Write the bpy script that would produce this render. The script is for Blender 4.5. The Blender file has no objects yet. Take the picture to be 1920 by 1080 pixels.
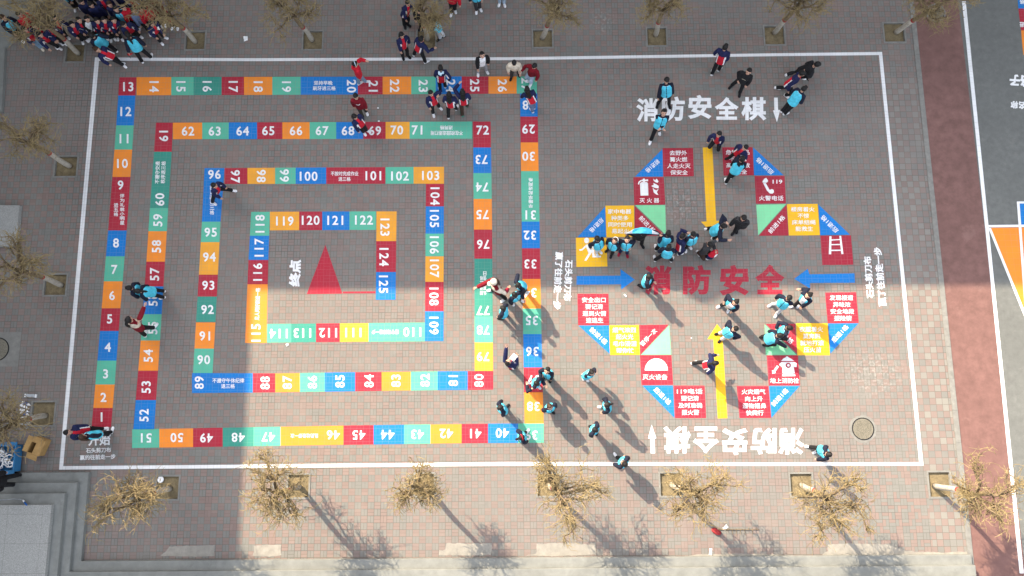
import bpy, bmesh, math, random
import numpy as np
from mathutils import Vector, Matrix, noise as mnoise

C = bpy.context.scene.collection
SC = bpy.context.scene
R = math.radians

# ------------------------------------------------------------------ camera, sky, sun, exposure
CAM_F, CAM_T, CAM_R, CAM_H = 1380.0, R(9.65), R(0.4), 23.5      # drone looking down, tilted a little
_F = np.array([0, math.sin(CAM_T), -math.cos(CAM_T)])
_R0 = np.array([1.0, 0, 0]); _U0 = np.array([0, math.cos(CAM_T), math.sin(CAM_T)])
_RT = _R0*math.cos(CAM_R) - _U0*math.sin(CAM_R)
_UP = _R0*math.sin(CAM_R) + _U0*math.cos(CAM_R)
cd = bpy.data.cameras.new('camera'); cam = bpy.data.objects.new('camera', cd); C.objects.link(cam)
cd.sensor_width = 36; cd.lens = CAM_F*36/1920; cd.clip_end = 1000; cd.clip_start = .1
M = Matrix.Identity(4)
for i in range(3):
    M[i][0], M[i][1], M[i][2] = _RT[i], _UP[i], -_F[i]
M[2][3] = CAM_H
cam.matrix_world = M
SC.camera = cam

SUN_EL, SUN_AZ = R(36), (-0.663, 0.749)          # towards the sun: upper left of the picture
w = bpy.data.worlds.new('World'); SC.world = w; w.use_nodes = True
nt = w.node_tree; bgn = nt.nodes['Background']
sky = nt.nodes.new('ShaderNodeTexSky'); sky.sky_type = 'NISHITA'; sky.sun_disc = False
sky.sun_elevation = SUN_EL; sky.sun_rotation = math.atan2(SUN_AZ[0], SUN_AZ[1]) % (2*math.pi)
sky.dust_density = 3.0; sky.air_density = 1.0
hs = nt.nodes.new('ShaderNodeHueSaturation'); hs.inputs['Saturation'].default_value = 0.42
nt.links.new(sky.outputs[0], hs.inputs['Color']); nt.links.new(hs.outputs[0], bgn.inputs[0])
bgn.inputs[1].default_value = 0.15
sl = bpy.data.lights.new('sun', 'SUN'); sl.energy = 3.1; sl.angle = R(0.53); sl.color = (1.0, .84, .62)
so = bpy.data.objects.new('sun', sl); C.objects.link(so)
sdir = Vector((SUN_AZ[0]*math.cos(SUN_EL), SUN_AZ[1]*math.cos(SUN_EL), math.sin(SUN_EL)))
so.rotation_euler = sdir.to_track_quat('Z', 'Y').to_euler(); so.location = sdir*60
SC.view_settings.view_transform = 'Standard'; SC.view_settings.look = 'None'
SC.view_settings.exposure = 1.88; SC.view_settings.gamma = 1

def at(x, y, z=0.0):
    """point of the place at height z seen at pixel x, y of the photograph"""
    d = _F*CAM_F + _RT*(x-960) - _UP*(y-540)
    s = (z-CAM_H)/d[2]
    return np.array([0, 0, CAM_H]) + d*s

# ------------------------------------------------------------------ object helpers
def obj(name, me, parent=None, loc=None):
    o = bpy.data.objects.new(name, me); C.objects.link(o)
    if parent is not None: o.parent = parent
    if loc is not None: o.location = loc
    return o
def tag(o, label=None, cat=None, group=None, kind=None):
    if label: o['label'] = label
    if cat: o['category'] = cat
    if group: o['group'] = group
    if kind: o['kind'] = kind
    return o
def empty(name, loc, label, cat, group=None, rz=0):
    o = bpy.data.objects.new(name, None); C.objects.link(o); o.location = loc
    o.rotation_euler.z = rz; o.empty_display_size = .1
    return tag(o, label, cat, group)

class Geo:
    """collects shapes for one mesh"""
    def __init__(s): s.v = []; s.f = []; s.m = []
    def add(s, vs, fs, mi=0):
        b = len(s.v); s.v.extend([tuple(p) for p in vs]); s.f.extend([tuple(i+b for i in f) for f in fs]); s.m.extend([mi]*len(fs))
    def box(s, c, d, mi=0, rz=0, mat=None):
        x, y, z = d[0]/2, d[1]/2, d[2]/2
        vs = [(-x,-y,-z),(x,-y,-z),(x,y,-z),(-x,y,-z),(-x,-y,z),(x,-y,z),(x,y,z),(-x,y,z)]
        if mat is None:
            ca, sa = math.cos(rz), math.sin(rz)
            vs = [(c[0]+p[0]*ca-p[1]*sa, c[1]+p[0]*sa+p[1]*ca, c[2]+p[2]) for p in vs]
        else:
            vs = [np.array(c)+np.array(mat)@np.array(p) for p in vs]
        s.add(vs, [(0,3,2,1),(4,5,6,7),(0,1,5,4),(1,2,6,5),(2,3,7,6),(3,0,4,7)], mi)
    def tube(s, pts, rad, n=8, side=None, mi=0, cap=True):
        P = [np.array(p, float) for p in pts]; k = len(P); vs = []; fs = []
        for i in range(k):
            t = P[min(i+1, k-1)]-P[max(i-1, 0)]; t = t/(np.linalg.norm(t)+1e-9)
            sv = np.array(side if side is not None else ((1, 0, 0) if abs(t[0]) < .8 else (0, 1, 0)), float)
            sv = sv - t*(sv@t); sv /= (np.linalg.norm(sv)+1e-9); dv = np.cross(t, sv)
            r = rad[i]; a, b = r if isinstance(r, (tuple, list)) else (r, r)
            for j in range(n):
                g = 2*math.pi*j/n; vs.append(P[i]+sv*(a*math.cos(g))+dv*(b*math.sin(g)))
        for i in range(k-1):
            for j in range(n):
                j2 = (j+1) % n; fs.append((i*n+j, i*n+j2, (i+1)*n+j2, (i+1)*n+j))
        if cap:
            a, b = len(vs), len(vs)+1; vs += [P[0], P[-1]]
            for j in range(n):
                j2 = (j+1) % n; fs.append((a, j2, j)); fs.append((b, (k-1)*n+j, (k-1)*n+j2))
        s.add(vs, fs, mi)
    def ell(s, c, ax, nu=10, nv=7, mi=0, jit=0, rnd=None):
        c = np.array(c, float); A = [np.array(a, float) for a in ax]; vs = []; fs = []
        for i in range(1, nv):
            th = math.pi*i/nv
            for j in range(nu):
                ph = 2*math.pi*j/nu; q = 1+(rnd.uniform(-jit, jit) if jit else 0)
                vs.append(c+q*(A[0]*(math.sin(th)*math.cos(ph))+A[1]*(math.sin(th)*math.sin(ph))+A[2]*math.cos(th)))
        for i in range(nv-2):
            for j in range(nu):
                j2 = (j+1) % nu; fs.append((i*nu+j, (i+1)*nu+j, (i+1)*nu+j2, i*nu+j2))
        t, b = len(vs), len(vs)+1; vs += [c+A[2], c-A[2]]
        for j in range(nu):
            j2 = (j+1) % nu; fs.append((t, j, j2)); fs.append((b, (nv-2)*nu+j2, (nv-2)*nu+j))
        s.add(vs, fs, mi)
    def prism(s, poly, z0, z1, mi=0):
        n = len(poly); vs = [(p[0], p[1], z0) for p in poly]+[(p[0], p[1], z1) for p in poly]
        fs = [tuple(range(n, 2*n)), tuple(reversed(range(n)))]
        fs += [(i, (i+1) % n, n+(i+1) % n, n+i) for i in range(n)]
        s.add(vs, fs, mi)
    def mesh(s, name, mats, smooth=False, origin=None):
        me = bpy.data.meshes.new(name)
        v = s.v if origin is None else [(p[0]-origin[0], p[1]-origin[1], p[2]-origin[2]) for p in s.v]
        me.from_pydata(v, [], s.f)
        for m in (mats if isinstance(mats, (list, tuple)) else [mats]): me.materials.append(m)
        me.polygons.foreach_set('material_index', s.m)
        if smooth: me.polygons.foreach_set('use_smooth', [True]*len(s.f))
        me.update()
        return me

# ------------------------------------------------------------------ materials
class NT:
    def __init__(s, name):
        s.mat = bpy.data.materials.new(name); s.mat.use_nodes = True
        s.t = s.mat.node_tree; s.b = s.t.nodes['Principled BSDF']; s.b.inputs['Roughness'].default_value = .85
        s.b.inputs['Specular IOR Level'].default_value = .25
    def n(s, ty, **kw):
        q = s.t.nodes.new(ty)
        for k, v in kw.items(): setattr(q, k, v)
        return q
    def l(s, a, b): s.t.links.new(a, b)
    def put(s, sock, v):
        if isinstance(v, bpy.types.NodeSocket): s.l(v, sock)
        elif isinstance(v, (tuple, list)): sock.default_value = tuple(v)+((1,) if len(v) == 3 and sock.type == 'RGBA' else ())
        else: sock.default_value = v
    def m(s, op, a, b=0.0, c=None, clamp=False):
        q = s.n('ShaderNodeMath', operation=op); q.use_clamp = clamp
        s.put(q.inputs[0], a); s.put(q.inputs[1], b)
        if c is not None: s.put(q.inputs[2], c)
        return q.outputs[0]
    def mix(s, f, a, b, bt='MIX'):
        q = s.n('ShaderNodeMix', data_type='RGBA', blend_type=bt)
        s.put(q.inputs[0], f); s.put(q.inputs[6], a); s.put(q.inputs[7], b)
        return q.outputs[2]
    def noise(s, scale, detail=4, rough=.55, vec=None, out=0):
        q = s.n('ShaderNodeTexNoise'); q.inputs['Scale'].default_value = scale; q.inputs['Detail'].default_value = detail
        q.inputs['Roughness'].default_value = rough
        s.l(vec if vec is not None else s.pos(), q.inputs['Vector'])
        return q.outputs[out]
    def pos(s):
        if not hasattr(s, '_p'): s._p = s.n('ShaderNodeNewGeometry').outputs['Position']
        return s._p
    def xyz(s):
        if not hasattr(s, '_x'):
            q = s.n('ShaderNodeSeparateXYZ'); s.l(s.pos(), q.inputs[0]); s._x = q.outputs
        return s._x
    def ramp(s, v, lo, hi):
        q = s.n('ShaderNodeMapRange'); q.inputs[1].default_value = lo; q.inputs[2].default_value = hi
        s.l(v, q.inputs[0]); return q.outputs[0]
    def col(s, v): s.put(s.b.inputs['Base Color'], v)
    def bump(s, h, strength=.3, dist=.01):
        q = s.n('ShaderNodeBump'); q.inputs['Strength'].default_value = strength; q.inputs['Distance'].default_value = dist
        s.l(h, q.inputs['Height']); s.l(q.outputs[0], s.b.inputs['Normal'])

CELLX, CELLY = .2005, .2035
_pc = at(590.4, 980.8)
X_KERB = float(at(1761, 540)[0])
def pavers(k):
    """basket weave of paired bricks: joint mask, red mask, random per brick, tile strip mask"""
    X, Y, _ = k.xyz()
    wob = k.noise(.35, 1)
    gx = k.m('DIVIDE', k.m('SUBTRACT', X, float(_pc[0])), CELLX); gy = k.m('DIVIDE', k.m('SUBTRACT', Y, float(_pc[1])), CELLY)
    gx = k.m('ADD', gx, k.m('MULTIPLY', k.m('SUBTRACT', wob, .5), .35)); gy = k.m('ADD', gy, k.m('MULTIPLY', k.m('SUBTRACT', k.noise(.3, 1, out=1), .5), .25))
    cx, cy = k.m('FLOOR', gx), k.m('FLOOR', gy); fx, fy = k.m('FRACT', gx), k.m('FRACT', gy)
    par = k.m('FLOORED_MODULO', k.m('ADD', cx, cy), 2.0)          # 1: horizontal pair
    strip = k.m('MULTIPLY', k.m('GREATER_THAN', X, X_KERB-1.02), k.m('LESS_THAN', Y, 11.2))
    half = k.m('ADD', k.m('MULTIPLY', par, k.m('FLOOR', k.m('MULTIPLY', fy, 2))), k.m('MULTIPLY', k.m('SUBTRACT', 1, par), k.m('ADD', 7, k.m('FLOOR', k.m('MULTIPLY', fx, 2)))))
    half = k.m('MULTIPLY', half, k.m('SUBTRACT', 1, strip))
    cv = k.n('ShaderNodeCombineXYZ'); k.l(cx, cv.inputs[0]); k.l(cy, cv.inputs[1]); k.l(half, cv.inputs[2])
    wn = k.n('ShaderNodeTexWhiteNoise'); wn.noise_dimensions = '3D'; k.l(cv.outputs[0], wn.inputs['Vector'])
    rnd = wn.outputs['Value']
    cv2 = k.n('ShaderNodeCombineXYZ'); k.l(cx, cv2.inputs[0]); k.l(cy, cv2.inputs[1])
    wn2 = k.n('ShaderNodeTexWhiteNoise'); wn2.noise_dimensions = '2D'; k.l(cv2.outputs[0], wn2.inputs['Vector'])
    # where the paving was relaid the colours fall at random
    zone = k.m('MULTIPLY', k.m('GREATER_THAN', k.noise(.22, 2), .53), k.m('GREATER_THAN', X, 4.5))
    zone = k.m('MULTIPLY', zone, k.m('SUBTRACT', 1, strip))
    flip = k.m('MULTIPLY', zone, k.m('GREATER_THAN', rnd, .55))
    flip = k.m('MAXIMUM', flip, k.m('GREATER_THAN', wn2.outputs['Value'], .97))
    red = k.m('ABSOLUTE', k.m('SUBTRACT', par, flip))
    def edge(f): return k.m('MINIMUM', f, k.m('SUBTRACT', 1, f))
    e = k.m('MINIMUM', edge(fx), edge(fy))
    midd = k.m('ADD', k.m('MULTIPLY', par, k.m('ABSOLUTE', k.m('SUBTRACT', fy, .5))), k.m('MULTIPLY', k.m('SUBTRACT', 1, par), k.m('ABSOLUTE', k.m('SUBTRACT', fx, .5))))
    midd = k.m('ADD', midd, k.m('MULTIPLY', strip, .5))
    jw = k.m('ADD', .020, k.m('MULTIPLY', k.ramp(k.noise(.6, 3), .42, .68), .026))
    j1 = k.m('LESS_THAN', e, jw); j2 = k.m('MULTIPLY', k.m('LESS_THAN', midd, k.m('MULTIPLY', jw, .85)), .75)
    return k.m('MAXIMUM', j1, j2), red, rnd, strip

def paver_mat():
    k = NT('paving_bricks'); j, red, rnd, strip = pavers(k)
    g = k.mix(rnd, (.178, .180, .165), (.202, .202, .184))
    g = k.mix(k.m('MULTIPLY', strip, k.m('MULTIPLY', rnd, .55)), g, (.31, .295, .25))
    r = k.mix(rnd, (.222, .162, .142), (.255, .186, .162))
    c = k.mix(red, g, r)
    big = k.noise(.16, 4); mid = k.noise(1.1, 5, .65); fine = k.noise(55, 3, .7)
    c = k.mix(k.m('MULTIPLY', k.ramp(big, .3, .65), .55), c, (.205, .183, .168))              # dust levels the colours out
    c = k.mix(k.m('MULTIPLY', k.ramp(mid, .50, .72), .28), c, (.27, .25, .22))
    c = k.mix(k.m('MULTIPLY', k.ramp(k.noise(2.3, 5, .7), .62, .78), .30), c, (.085, .08, .072))   # grime
    # scuffed, whitened places
    X, Y, _ = k.xyz()
    def near(px_, py_, rx, ry):
        p = at(px_, py_); a = k.m('DIVIDE', k.m('SUBTRACT', X, float(p[0])), rx); b = k.m('DIVIDE', k.m('SUBTRACT', Y, float(p[1])), ry)
        return k.m('SUBTRACT', 1, k.m('ADD', k.m('MULTIPLY', a, a), k.m('MULTIPLY', b, b)), clamp=True)
    sc = k.m('MAXIMUM', near(1640, 700, 1.1, .9), near(1275, 385, .8, .9)); sc = k.m('MAXIMUM', sc, near(1130, 40, .5, .6)); sc = k.m('MAXIMUM', sc, near(1185, 200, .25, .25))
    c = k.mix(k.m('MULTIPLY', sc, k.m('MULTIPLY', k.ramp(k.noise(9, 5, .7), .5, .62), .5)), c, (.42, .40, .36))
    jc = k.mix(k.ramp(k.noise(.8, 3), .4, .65), (.11, .09, .078), (.06, .055, .05))
    c = k.mix(k.m('MULTIPLY', j, .64), c, jc)
    c = k.mix(.25, c, k.mix(fine, (.0, .0, .0), (.5, .5, .5)), 'OVERLAY')
    k.col(c); k.bump(k.m('SUBTRACT', k.m('MULTIPLY', fine, .25), j), .35, .004)
    k.b.inputs['Roughness'].default_value = .9
    return k.mat

def paint_mat(name, colr, jcol=(.36, .29, .26), jf=.38, wear=.25):
    k = NT(name); j, red, rnd, strip = pavers(k)
    c = k.mix(k.ramp(k.noise(1.7, 4), .35, .7), colr, tuple(min(1, v*.86+.012) for v in colr))
    c = k.mix(k.m('MULTIPLY', rnd, .10), c, tuple(v*.6 for v in colr))
    c = k.mix(k.m('MULTIPLY', k.ramp(k.noise(24, 6, .75), .63, .74), wear), c, (.22, .2, .18))
    c = k.mix(k.m('MULTIPLY', j, jf), c, jcol)
    k.col(c); k.b.inputs['Roughness'].default_value = .7
    k.bump(k.m('SUBTRACT', k.m('MULTIPLY', k.noise(60, 3), .3), j), .25, .003)
    return k.mat

def flat_mat(name, colr, scale=8, var=.25, rough=.85, spot=None, bumps=.2, bdist=.01):
    k = NT(name)
    lo = tuple(v*(1-var) for v in colr); hi = tuple(min(1, v*(1+var)) for v in colr)
    c = k.mix(k.ramp(k.noise(scale, 5, .65), .3, .7), lo, hi)
    c = k.mix(k.m('MULTIPLY', k.ramp(k.noise(scale*.13, 3), .4, .65), .35), c, tuple(v*.8 for v in colr))
    if spot: c = k.mix(k.m('MULTIPLY', k.ramp(k.noise(spot[0], 4, .7), .6, .68), spot[2]), c, spot[1])
    k.col(c); k.b.inputs['Roughness'].default_value = rough
    if bumps: k.bump(k.noise(scale*5, 4), bumps, bdist)
    return k.mat

MT = {}
MT['pave'] = paver_mat()
PC = {'red': (.37, .016, .036), 'blue': (.002, .165, .50), 'teal': (.085, .42, .285), 'green': (.035, .25, .19),
      'orange': (.80, .240, .022), 'mustard': (.76, .33, .028), 'yellow': (.79, .43, .010), 'mint': (.20, .60, .31), 'white': (.78, .78, .78), 'crimson': (.33, .015, .034)}
for n_, c_ in PC.items():
    dark = n_ in ('orange', 'mustard', 'yellow', 'white', 'mint', 'teal')
    MT['p_'+n_] = paint_mat('paint_'+n_, c_, (.30, .23, .19) if dark else (.42, .36, .36), .22 if n_ == 'white' else (.26 if dark else .13), .3 if n_ == 'white' else .2)
MT['wline'] = paint_mat('paint_white_line', (.74, .74, .74), (.34, .33, .32), .4, .45)
MT['kerb'] = flat_mat('kerb_stone', (.20, .195, .178), 6, .2)
MT['track'] = flat_mat('red_rubber', (.170, .092, .080), 3, .22, spot=(1.1, (.25, .15, .13), .35), bumps=.35, bdist=.004)
MT['asphalt'] = flat_mat('grey_asphalt', (.135, .138, .130), 5, .14, spot=(3, (.19, .185, .17), .3), bumps=.4, bdist=.004)
MT['concrete'] = flat_mat('step_concrete', (.195, .2, .187), 3, .16, spot=(2.2, (.13, .13, .12), .35))
MT['granite'] = flat_mat('speckled_granite', (.30, .30, .285), 45, .35, spot=(70, (.1, .1, .1), .6))
MT['patch'] = flat_mat('patch_cement', (.255, .24, .21), 5, .18, spot=(4, (.2, .19, .17), .4))
MT['soil'] = flat_mat('pit_soil', (.185, .145, .082), 9, .35, spot=(20, (.05, .04, .025), .5), bumps=.6, bdist=.03)
MT['bark'] = flat_mat('tree_bark', (.17, .125, .075), 14, .4, bumps=.6)
MT['twig'] = flat_mat('yellow_twigs', (.235, .178, .088), 5, .45)
MT['lime'] = flat_mat('whitewash', (.36, .325, .27), 12, .25, spot=(16, (.3, .24, .17), .7), bumps=.4)
MT['redband'] = flat_mat('red_band_paint', (.28, .03, .03), 12, .3)
# ------------------------------------------------------------------ ground, kerb, track, steps
PITS = [  # outer stone frame in the photograph: x0, y0, x1, y1
    (121, 80, 161, 118), (346, 57, 387, 95), (566, 56, 607, 95), (780, 55, 819, 93), (997, 54, 1038, 91), (1211, 50, 1252, 88), (1431, 47, 1473, 86), (1655, 41, 1698, 81),
    (101, 291, 147, 333), (81, 512, 127, 556), (57, 751, 105, 800),
    (290, 890, 338, 939), (537, 887, 582, 936), (775, 885, 817, 933), (1005, 885, 1052, 933), (1235, 884, 1281, 933), (1479, 885, 1526, 933), (1739, 882, 1785, 935)]
PITW = []
for x0, y0, x1, y1 in PITS:
    a = at((x0+x1)/2, (y0+y1)/2); hx = (at(x1, (y0+y1)/2)[0]-at(x0, (y0+y1)/2)[0])/2; hy = (at((x0+x1)/2, y0)[1]-at((x0+x1)/2, y1)[1])/2
    PITW.append((a[0], a[1], hx, hy))

def ground_with_holes():
    bm = bmesh.new()
    def loop(ps):
        vs = [bm.verts.new((p[0], p[1], 0)) for p in ps]
        return [bm.edges.new((vs[i], vs[(i+1) % len(vs)])) for i in range(len(vs))]
    es = loop([(-70, -70), (X_KERB, -70), (X_KERB, 70), (-70, 70)])
    for x, y, hx, hy in PITW:
        hx -= .012; hy -= .012
        es += loop([(x-hx, y-hy), (x-hx, y+hy), (x+hx, y+hy), (x+hx, y-hy)])
    bmesh.ops.triangle_fill(bm, edges=es, use_beauty=True)
    for f in bm.faces:
        if f.normal.z < 0: f.normal_flip()
    me = bpy.data.meshes.new('paved_ground'); bm.to_mesh(me); bm.free(); me.materials.append(MT['pave'])
    return me
tag(obj('paved_ground', ground_with_holes()), kind='structure')

KW = .165
g = Geo(); rnd = random.Random(4)
y = -40.0
while y < 60:                                            # kerb of one metre stones, hairline gaps
    g.box((X_KERB+KW/2, y+.497, -.045), (KW, .994, .13+rnd.uniform(-.006, .006))); y += 1.0
tag(obj('kerb', g.mesh('kerb', MT['kerb'])), kind='structure')
XL0 = float(at(1860, 540)[0])
def strip(name, x0, x1, z, mat):
    g = Geo(); g.add([(x0, -70, z), (x1, -70, z), (x1, 70, z), (x0, 70, z)], [(0, 1, 2, 3)])
    return tag(obj(name, g.mesh(name, mat)), kind='structure')
strip('running_path', X_KERB+KW, XL0, -.006, MT['track'])
strip('asphalt_ground', XL0, 90, -.006, MT['asphalt'])

def poly_world(pts, z):
    return [at(p[0], p[1], z) for p in pts]
def flat(name, pts, mat, parent=None, z=.004, origin=None, label=None, cat=None, group=None, kind=None):
    P = poly_world(pts, z); c = sum(P)/len(P) if origin is None else origin
    g = Geo(); g.add([p-c for p in P], [tuple(range(len(P)))])
    me = g.mesh(name, mat)
    if me.polygons[0].normal.z < 0: me.flip_normals()
    o = obj(name, me, parent, None if parent is not None else c)
    if parent is not None: o.location = c-np.array(parent.location)
    return tag(o, label, cat, group, kind)

# --- patches of cement in the paving along the step
for pts in ([(300, 1043), (312, 1033), (318, 1025), (345, 1023), (402, 1022), (402, 1042), (385, 1044)], [(474, 1043), (476, 1024), (500, 1021), (527, 1022), (527, 1041), (505, 1044)],
            [(823, 1040), (824, 1032), (835, 1031), (837, 1018), (880, 1019), (922, 1019), (920, 1040), (870, 1042)], [(986, 1042), (1006, 1038), (1007, 1020), (1060, 1018), (1116, 1022), (1118, 1040), (1050, 1043)],
            [(1535, 1045), (1552, 1033), (1552, 1021), (1590, 1019), (1660, 1020), (1700, 1033), (1760, 1036), (1818, 1034), (1818, 1046), (1650, 1046)], [(1270, 1045), (1300, 1040), (1400, 1038), (1530, 1042), (1530, 1046), (1400, 1047)]):
    q = []
    rr = random.Random(int(pts[0][0]))
    for i in range(len(pts)):                            # ragged edge
        a, b = pts[i], pts[(i+1) % len(pts)]; m = max(1, int(math.dist(a, b)//5))
        for j in range(m):
            t = j/m; q.append((a[0]+(b[0]-a[0])*t+rr.uniform(-.9, .9), a[1]+(b[1]-a[1])*t+rr.uniform(-.9, .9)))
    flat('pavement_patch', q, MT['patch'], kind='structure')

# --- concrete steps, lower left and along the lower edge
ST = .14
def lvl(k, xe, yn, ys):
    z = ST*k
    return float(at(*xe, z)[0]), float(at(*yn, z)[1]), float(at(*ys, z)[1])
L1 = lvl(1, (160.5, 950), (80, 886), (900, 1047)); L2 = lvl(2, (137, 985), (60, 905), (900, 1067)); L3 = lvl(3, (115.5, 985), (60, 925), (900, 1090))
L4 = lvl(4, (93, 985), (40, 947), (900, 1250))
XR = float(at(1824, 1060, .14)[0])
s_root = empty('entrance_steps', (L1[0], L1[1]-2, 0), 'grey concrete steps turning the corner and running along the bottom edge', 'steps')
def step_mesh(a, z0, z1, name, mat):
    g = Geo(); xe, yn, ys = a; bev = .012
    def ring(ins, z): return [(-40, yn-ins, z), (xe-ins, yn-ins, z), (xe-ins, ys-ins, z), (XR-ins, ys-ins, z), (XR-ins, -40, z), (-40, -40, z)]
    A, B, D = ring(0, z0), ring(0, z1-bev), ring(bev, z1)
    v = [np.array(p)-np.array(s_root.location) for p in A+B+D]; f = []
    for o_ in (0, 6):
        f += [(o_+i, o_+6+i, o_+6+(i+1) % 6, o_+(i+1) % 6) for i in range(6)]
    f.append((17, 16, 15, 14, 13, 12))
    g.add(v, f); me = g.mesh(name, mat)
    bm = bmesh.new(); bm.from_mesh(me); bmesh.ops.recalc_face_normals(bm, faces=bm.faces[:]); bm.to_mesh(me); bm.free()
    return me
obj('step', step_mesh(L1, -.05, ST, 'step', MT['concrete']), s_root)
obj('step', step_mesh(L2, ST+.002, 2*ST, 'step', MT['concrete']), s_root)
obj('step', step_mesh(L3, 2*ST+.002, 3*ST, 'step', MT['concrete']), s_root)
g = Geo(); g.prism([(-40, -40), (L4[0], -40), (L4[0], L4[1]), (-40, L4[1])], 3*ST+.002, 4*ST)
KL = NT('granite_slabs')
def slab_mat(k):
    X, Y, _ = k.xyz(); c = k.mix(k.ramp(k.noise(38, 5, .75), .35, .65), (.20, .20, .19), (.38, .38, .36))
    a = k.m('FRACT', k.m('DIVIDE', k.m('SUBTRACT', Y, L4[1]-.27), .85)); b = k.m('FRACT', k.m('DIVIDE', k.m('SUBTRACT', X, L4[0]-.25), 1.05))
    j = k.m('MAXIMUM', k.m('LESS_THAN', a, .012), k.m('LESS_THAN', b, .010))
    k.col(k.mix(k.m('MULTIPLY', j, .5), c, (.09, .09, .085))); k.bump(k.noise(150, 3), .2, .004); return k.mat
o = obj('platform', g.mesh('platform', slab_mat(KL), origin=tuple(s_root.location)), s_root)

# grey paving and edging at the far upper left, granite slab at the left edge
g = Geo(); P = [at(x, y, .12) for x, y in ((-120, -90), (118, -90), (62, 42), (9, 89), (3, 210), (-120, 210))]
c0 = sum(P)/6; g.prism([p-c0 for p in P], -.14, 0)
o = obj('concrete_terrace', g.mesh('concrete_terrace', MT['concrete']), None, c0)
tag(o, 'low grey concrete terrace in the upper left corner beside the crowd', 'terrace')
g = Geo(); P = [at(x, y, .14) for x, y in ((-60, 384), (36, 385), (31, 462), (-60, 462))]
c0 = sum(P)/4; g.prism([p-c0 for p in P], -.16, 0)
tag(obj('granite_slab', g.mesh('granite_slab', MT['granite']), None, c0), 'pale speckled granite slab at the left edge near the curly bare trees', 'slab')

# ------------------------------------------------------------------ painted markings
def glyphs(body, offset=0.0, space=1.0):
    """outline of the lettering, its strokes fattened by a low bevel of width offset"""
    cu = bpy.data.curves.new('lettering', 'FONT'); cu.body = body; cu.resolution_u = 3; cu.space_character = space
    cu.bevel_depth = offset; cu.bevel_resolution = 0; cu.fill_mode = 'FRONT'
    o = bpy.data.objects.new('lettering', cu); C.objects.link(o)
    dg = bpy.context.evaluated_depsgraph_get(); me = bpy.data.meshes.new_from_object(o.evaluated_get(dg))
    v = np.array([p.co[:] for p in me.vertices]); f = [tuple(p.vertices) for p in me.polygons if p.center.z >= -1e-5]
    used = sorted({i for q in f for i in q}); mp = {i: j for j, i in enumerate(used)}
    v = v[used]; f = [tuple(mp[i] for i in q) for q in f]
    bpy.data.objects.remove(o); bpy.data.curves.remove(cu); bpy.data.meshes.remove(me)
    return v, f
GL = {}
def text_to(g, body, cx, cy, L, H, ang, z, org, off=.03, box=None):
    """adds lettering to g: centred on pixel cx, cy, L long and H tall, reading direction ang (degrees, 90 = up)"""
    key = (body, off)
    if key not in GL: GL[key] = glyphs(body, off)
    v, f = GL[key]
    x0, x1, y0, y1 = v[:, 0].min(), v[:, 0].max(), v[:, 1].min(), v[:, 1].max()
    a = R(ang); ca, sa = math.cos(a), math.sin(a)
    vs = []
    zs = .0022/max(1e-6, v[:, 2].max())
    for p in v:
        u = ((p[0]-x0)/max(1e-6, x1-x0)-.5)*L; t = ((p[1]-y0)/max(1e-6, y1-y0)-.5)*H
        vs.append(at(cx+u*ca-t*sa, cy-u*sa-t*ca, z+max(0, p[2])*zs)-org)
    g.add(vs, f)
def lettering(parts, parent=None, mat='p_white', z=.008, name='lettering', off=.03, **kw):
    c0 = at(parts[0][1], parts[0][2], z); g = Geo()
    org = np.array(parent.location) if parent is not None else c0
    for p in parts: text_to(g, *p[:6], z, org, p[6] if len(p) > 6 else off)
    me = g.mesh(name, MT[mat])
    if sum(p.normal.z*p.area for p in me.polygons) < 0: me.flip_normals()
    o = obj(name, me, parent, None if parent is not None else c0)
    return tag(o, **kw)
def lerp1(tab, t):
    tab = sorted(tab); 
    if t <= tab[0][0]: a, b = tab[0], tab[1]
    elif t >= tab[-1][0]: a, b = tab[-2], tab[-1]
    else:
        for a, b in zip(tab, tab[1:]):
            if a[0] <= t <= b[0]: break
    return a[1]+(b[1]-a[1])*(t-a[0])/(b[0]-a[0])

COLN = {'red': 'dark red', 'blue': 'blue', 'teal': 'light teal', 'green': 'dark green', 'orange': 'orange', 'mustard': 'mustard yellow'}
def square(n, col, quad, c, ang, L=None, H=None, words=None, extra=''):
    q = flat('number_square', quad, MT['p_'+col], label='%s painted square with white number %d%s' % (COLN[col], n, extra or ' in the winding number track'), cat='painted square', group='numbered squares of the winding track')
    s = str(n); H = H or 17.5; key = (s, .022)
    if key not in GL: GL[key] = glyphs(s, .022, 1.14)
    v = GL[key][0]; L = L or H*(v[:, 0].max()-v[:, 0].min())/(v[:, 1].max()-v[:, 1].min())*.98
    lettering([(s, c[0], c[1], L, H, ang)], q, name='numeral', off=.022)
    if words: lettering(words, q, name='lettering', off=.02)
    return q
def column(data, left, right):
    for d in data:
        n, col, y0, y1, c, ang = d[:6]; kw = d[6] if len(d) > 6 else {}
        square(n, col, [(lerp1(left, y0), y0), (lerp1(right, y0), y0), (lerp1(right, y1), y1), (lerp1(left, y1), y1)], c, ang, **kw)
def row(data, top, bot):
    for d in data:
        n, col, x0, x1, c, ang = d[:6]; kw = d[6] if len(d) > 6 else {}
        square(n, col, [(x0, lerp1(top, x0)), (x1, lerp1(top, x1)), (x1, lerp1(bot, x1)), (x0, lerp1(bot, x0))], c, ang, **kw)

def vert(body, cx, y0, y1, wpx, ang, off=.02):
    """one character under another between y0 and y1 (y1 < y0 reads upwards)"""
    n = len(body); st = (y1-y0)/n
    return [(ch, cx, y0+st*(i+.5), wpx, abs(st)*.86, ang, off) for i, ch in enumerate(body)]

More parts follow.
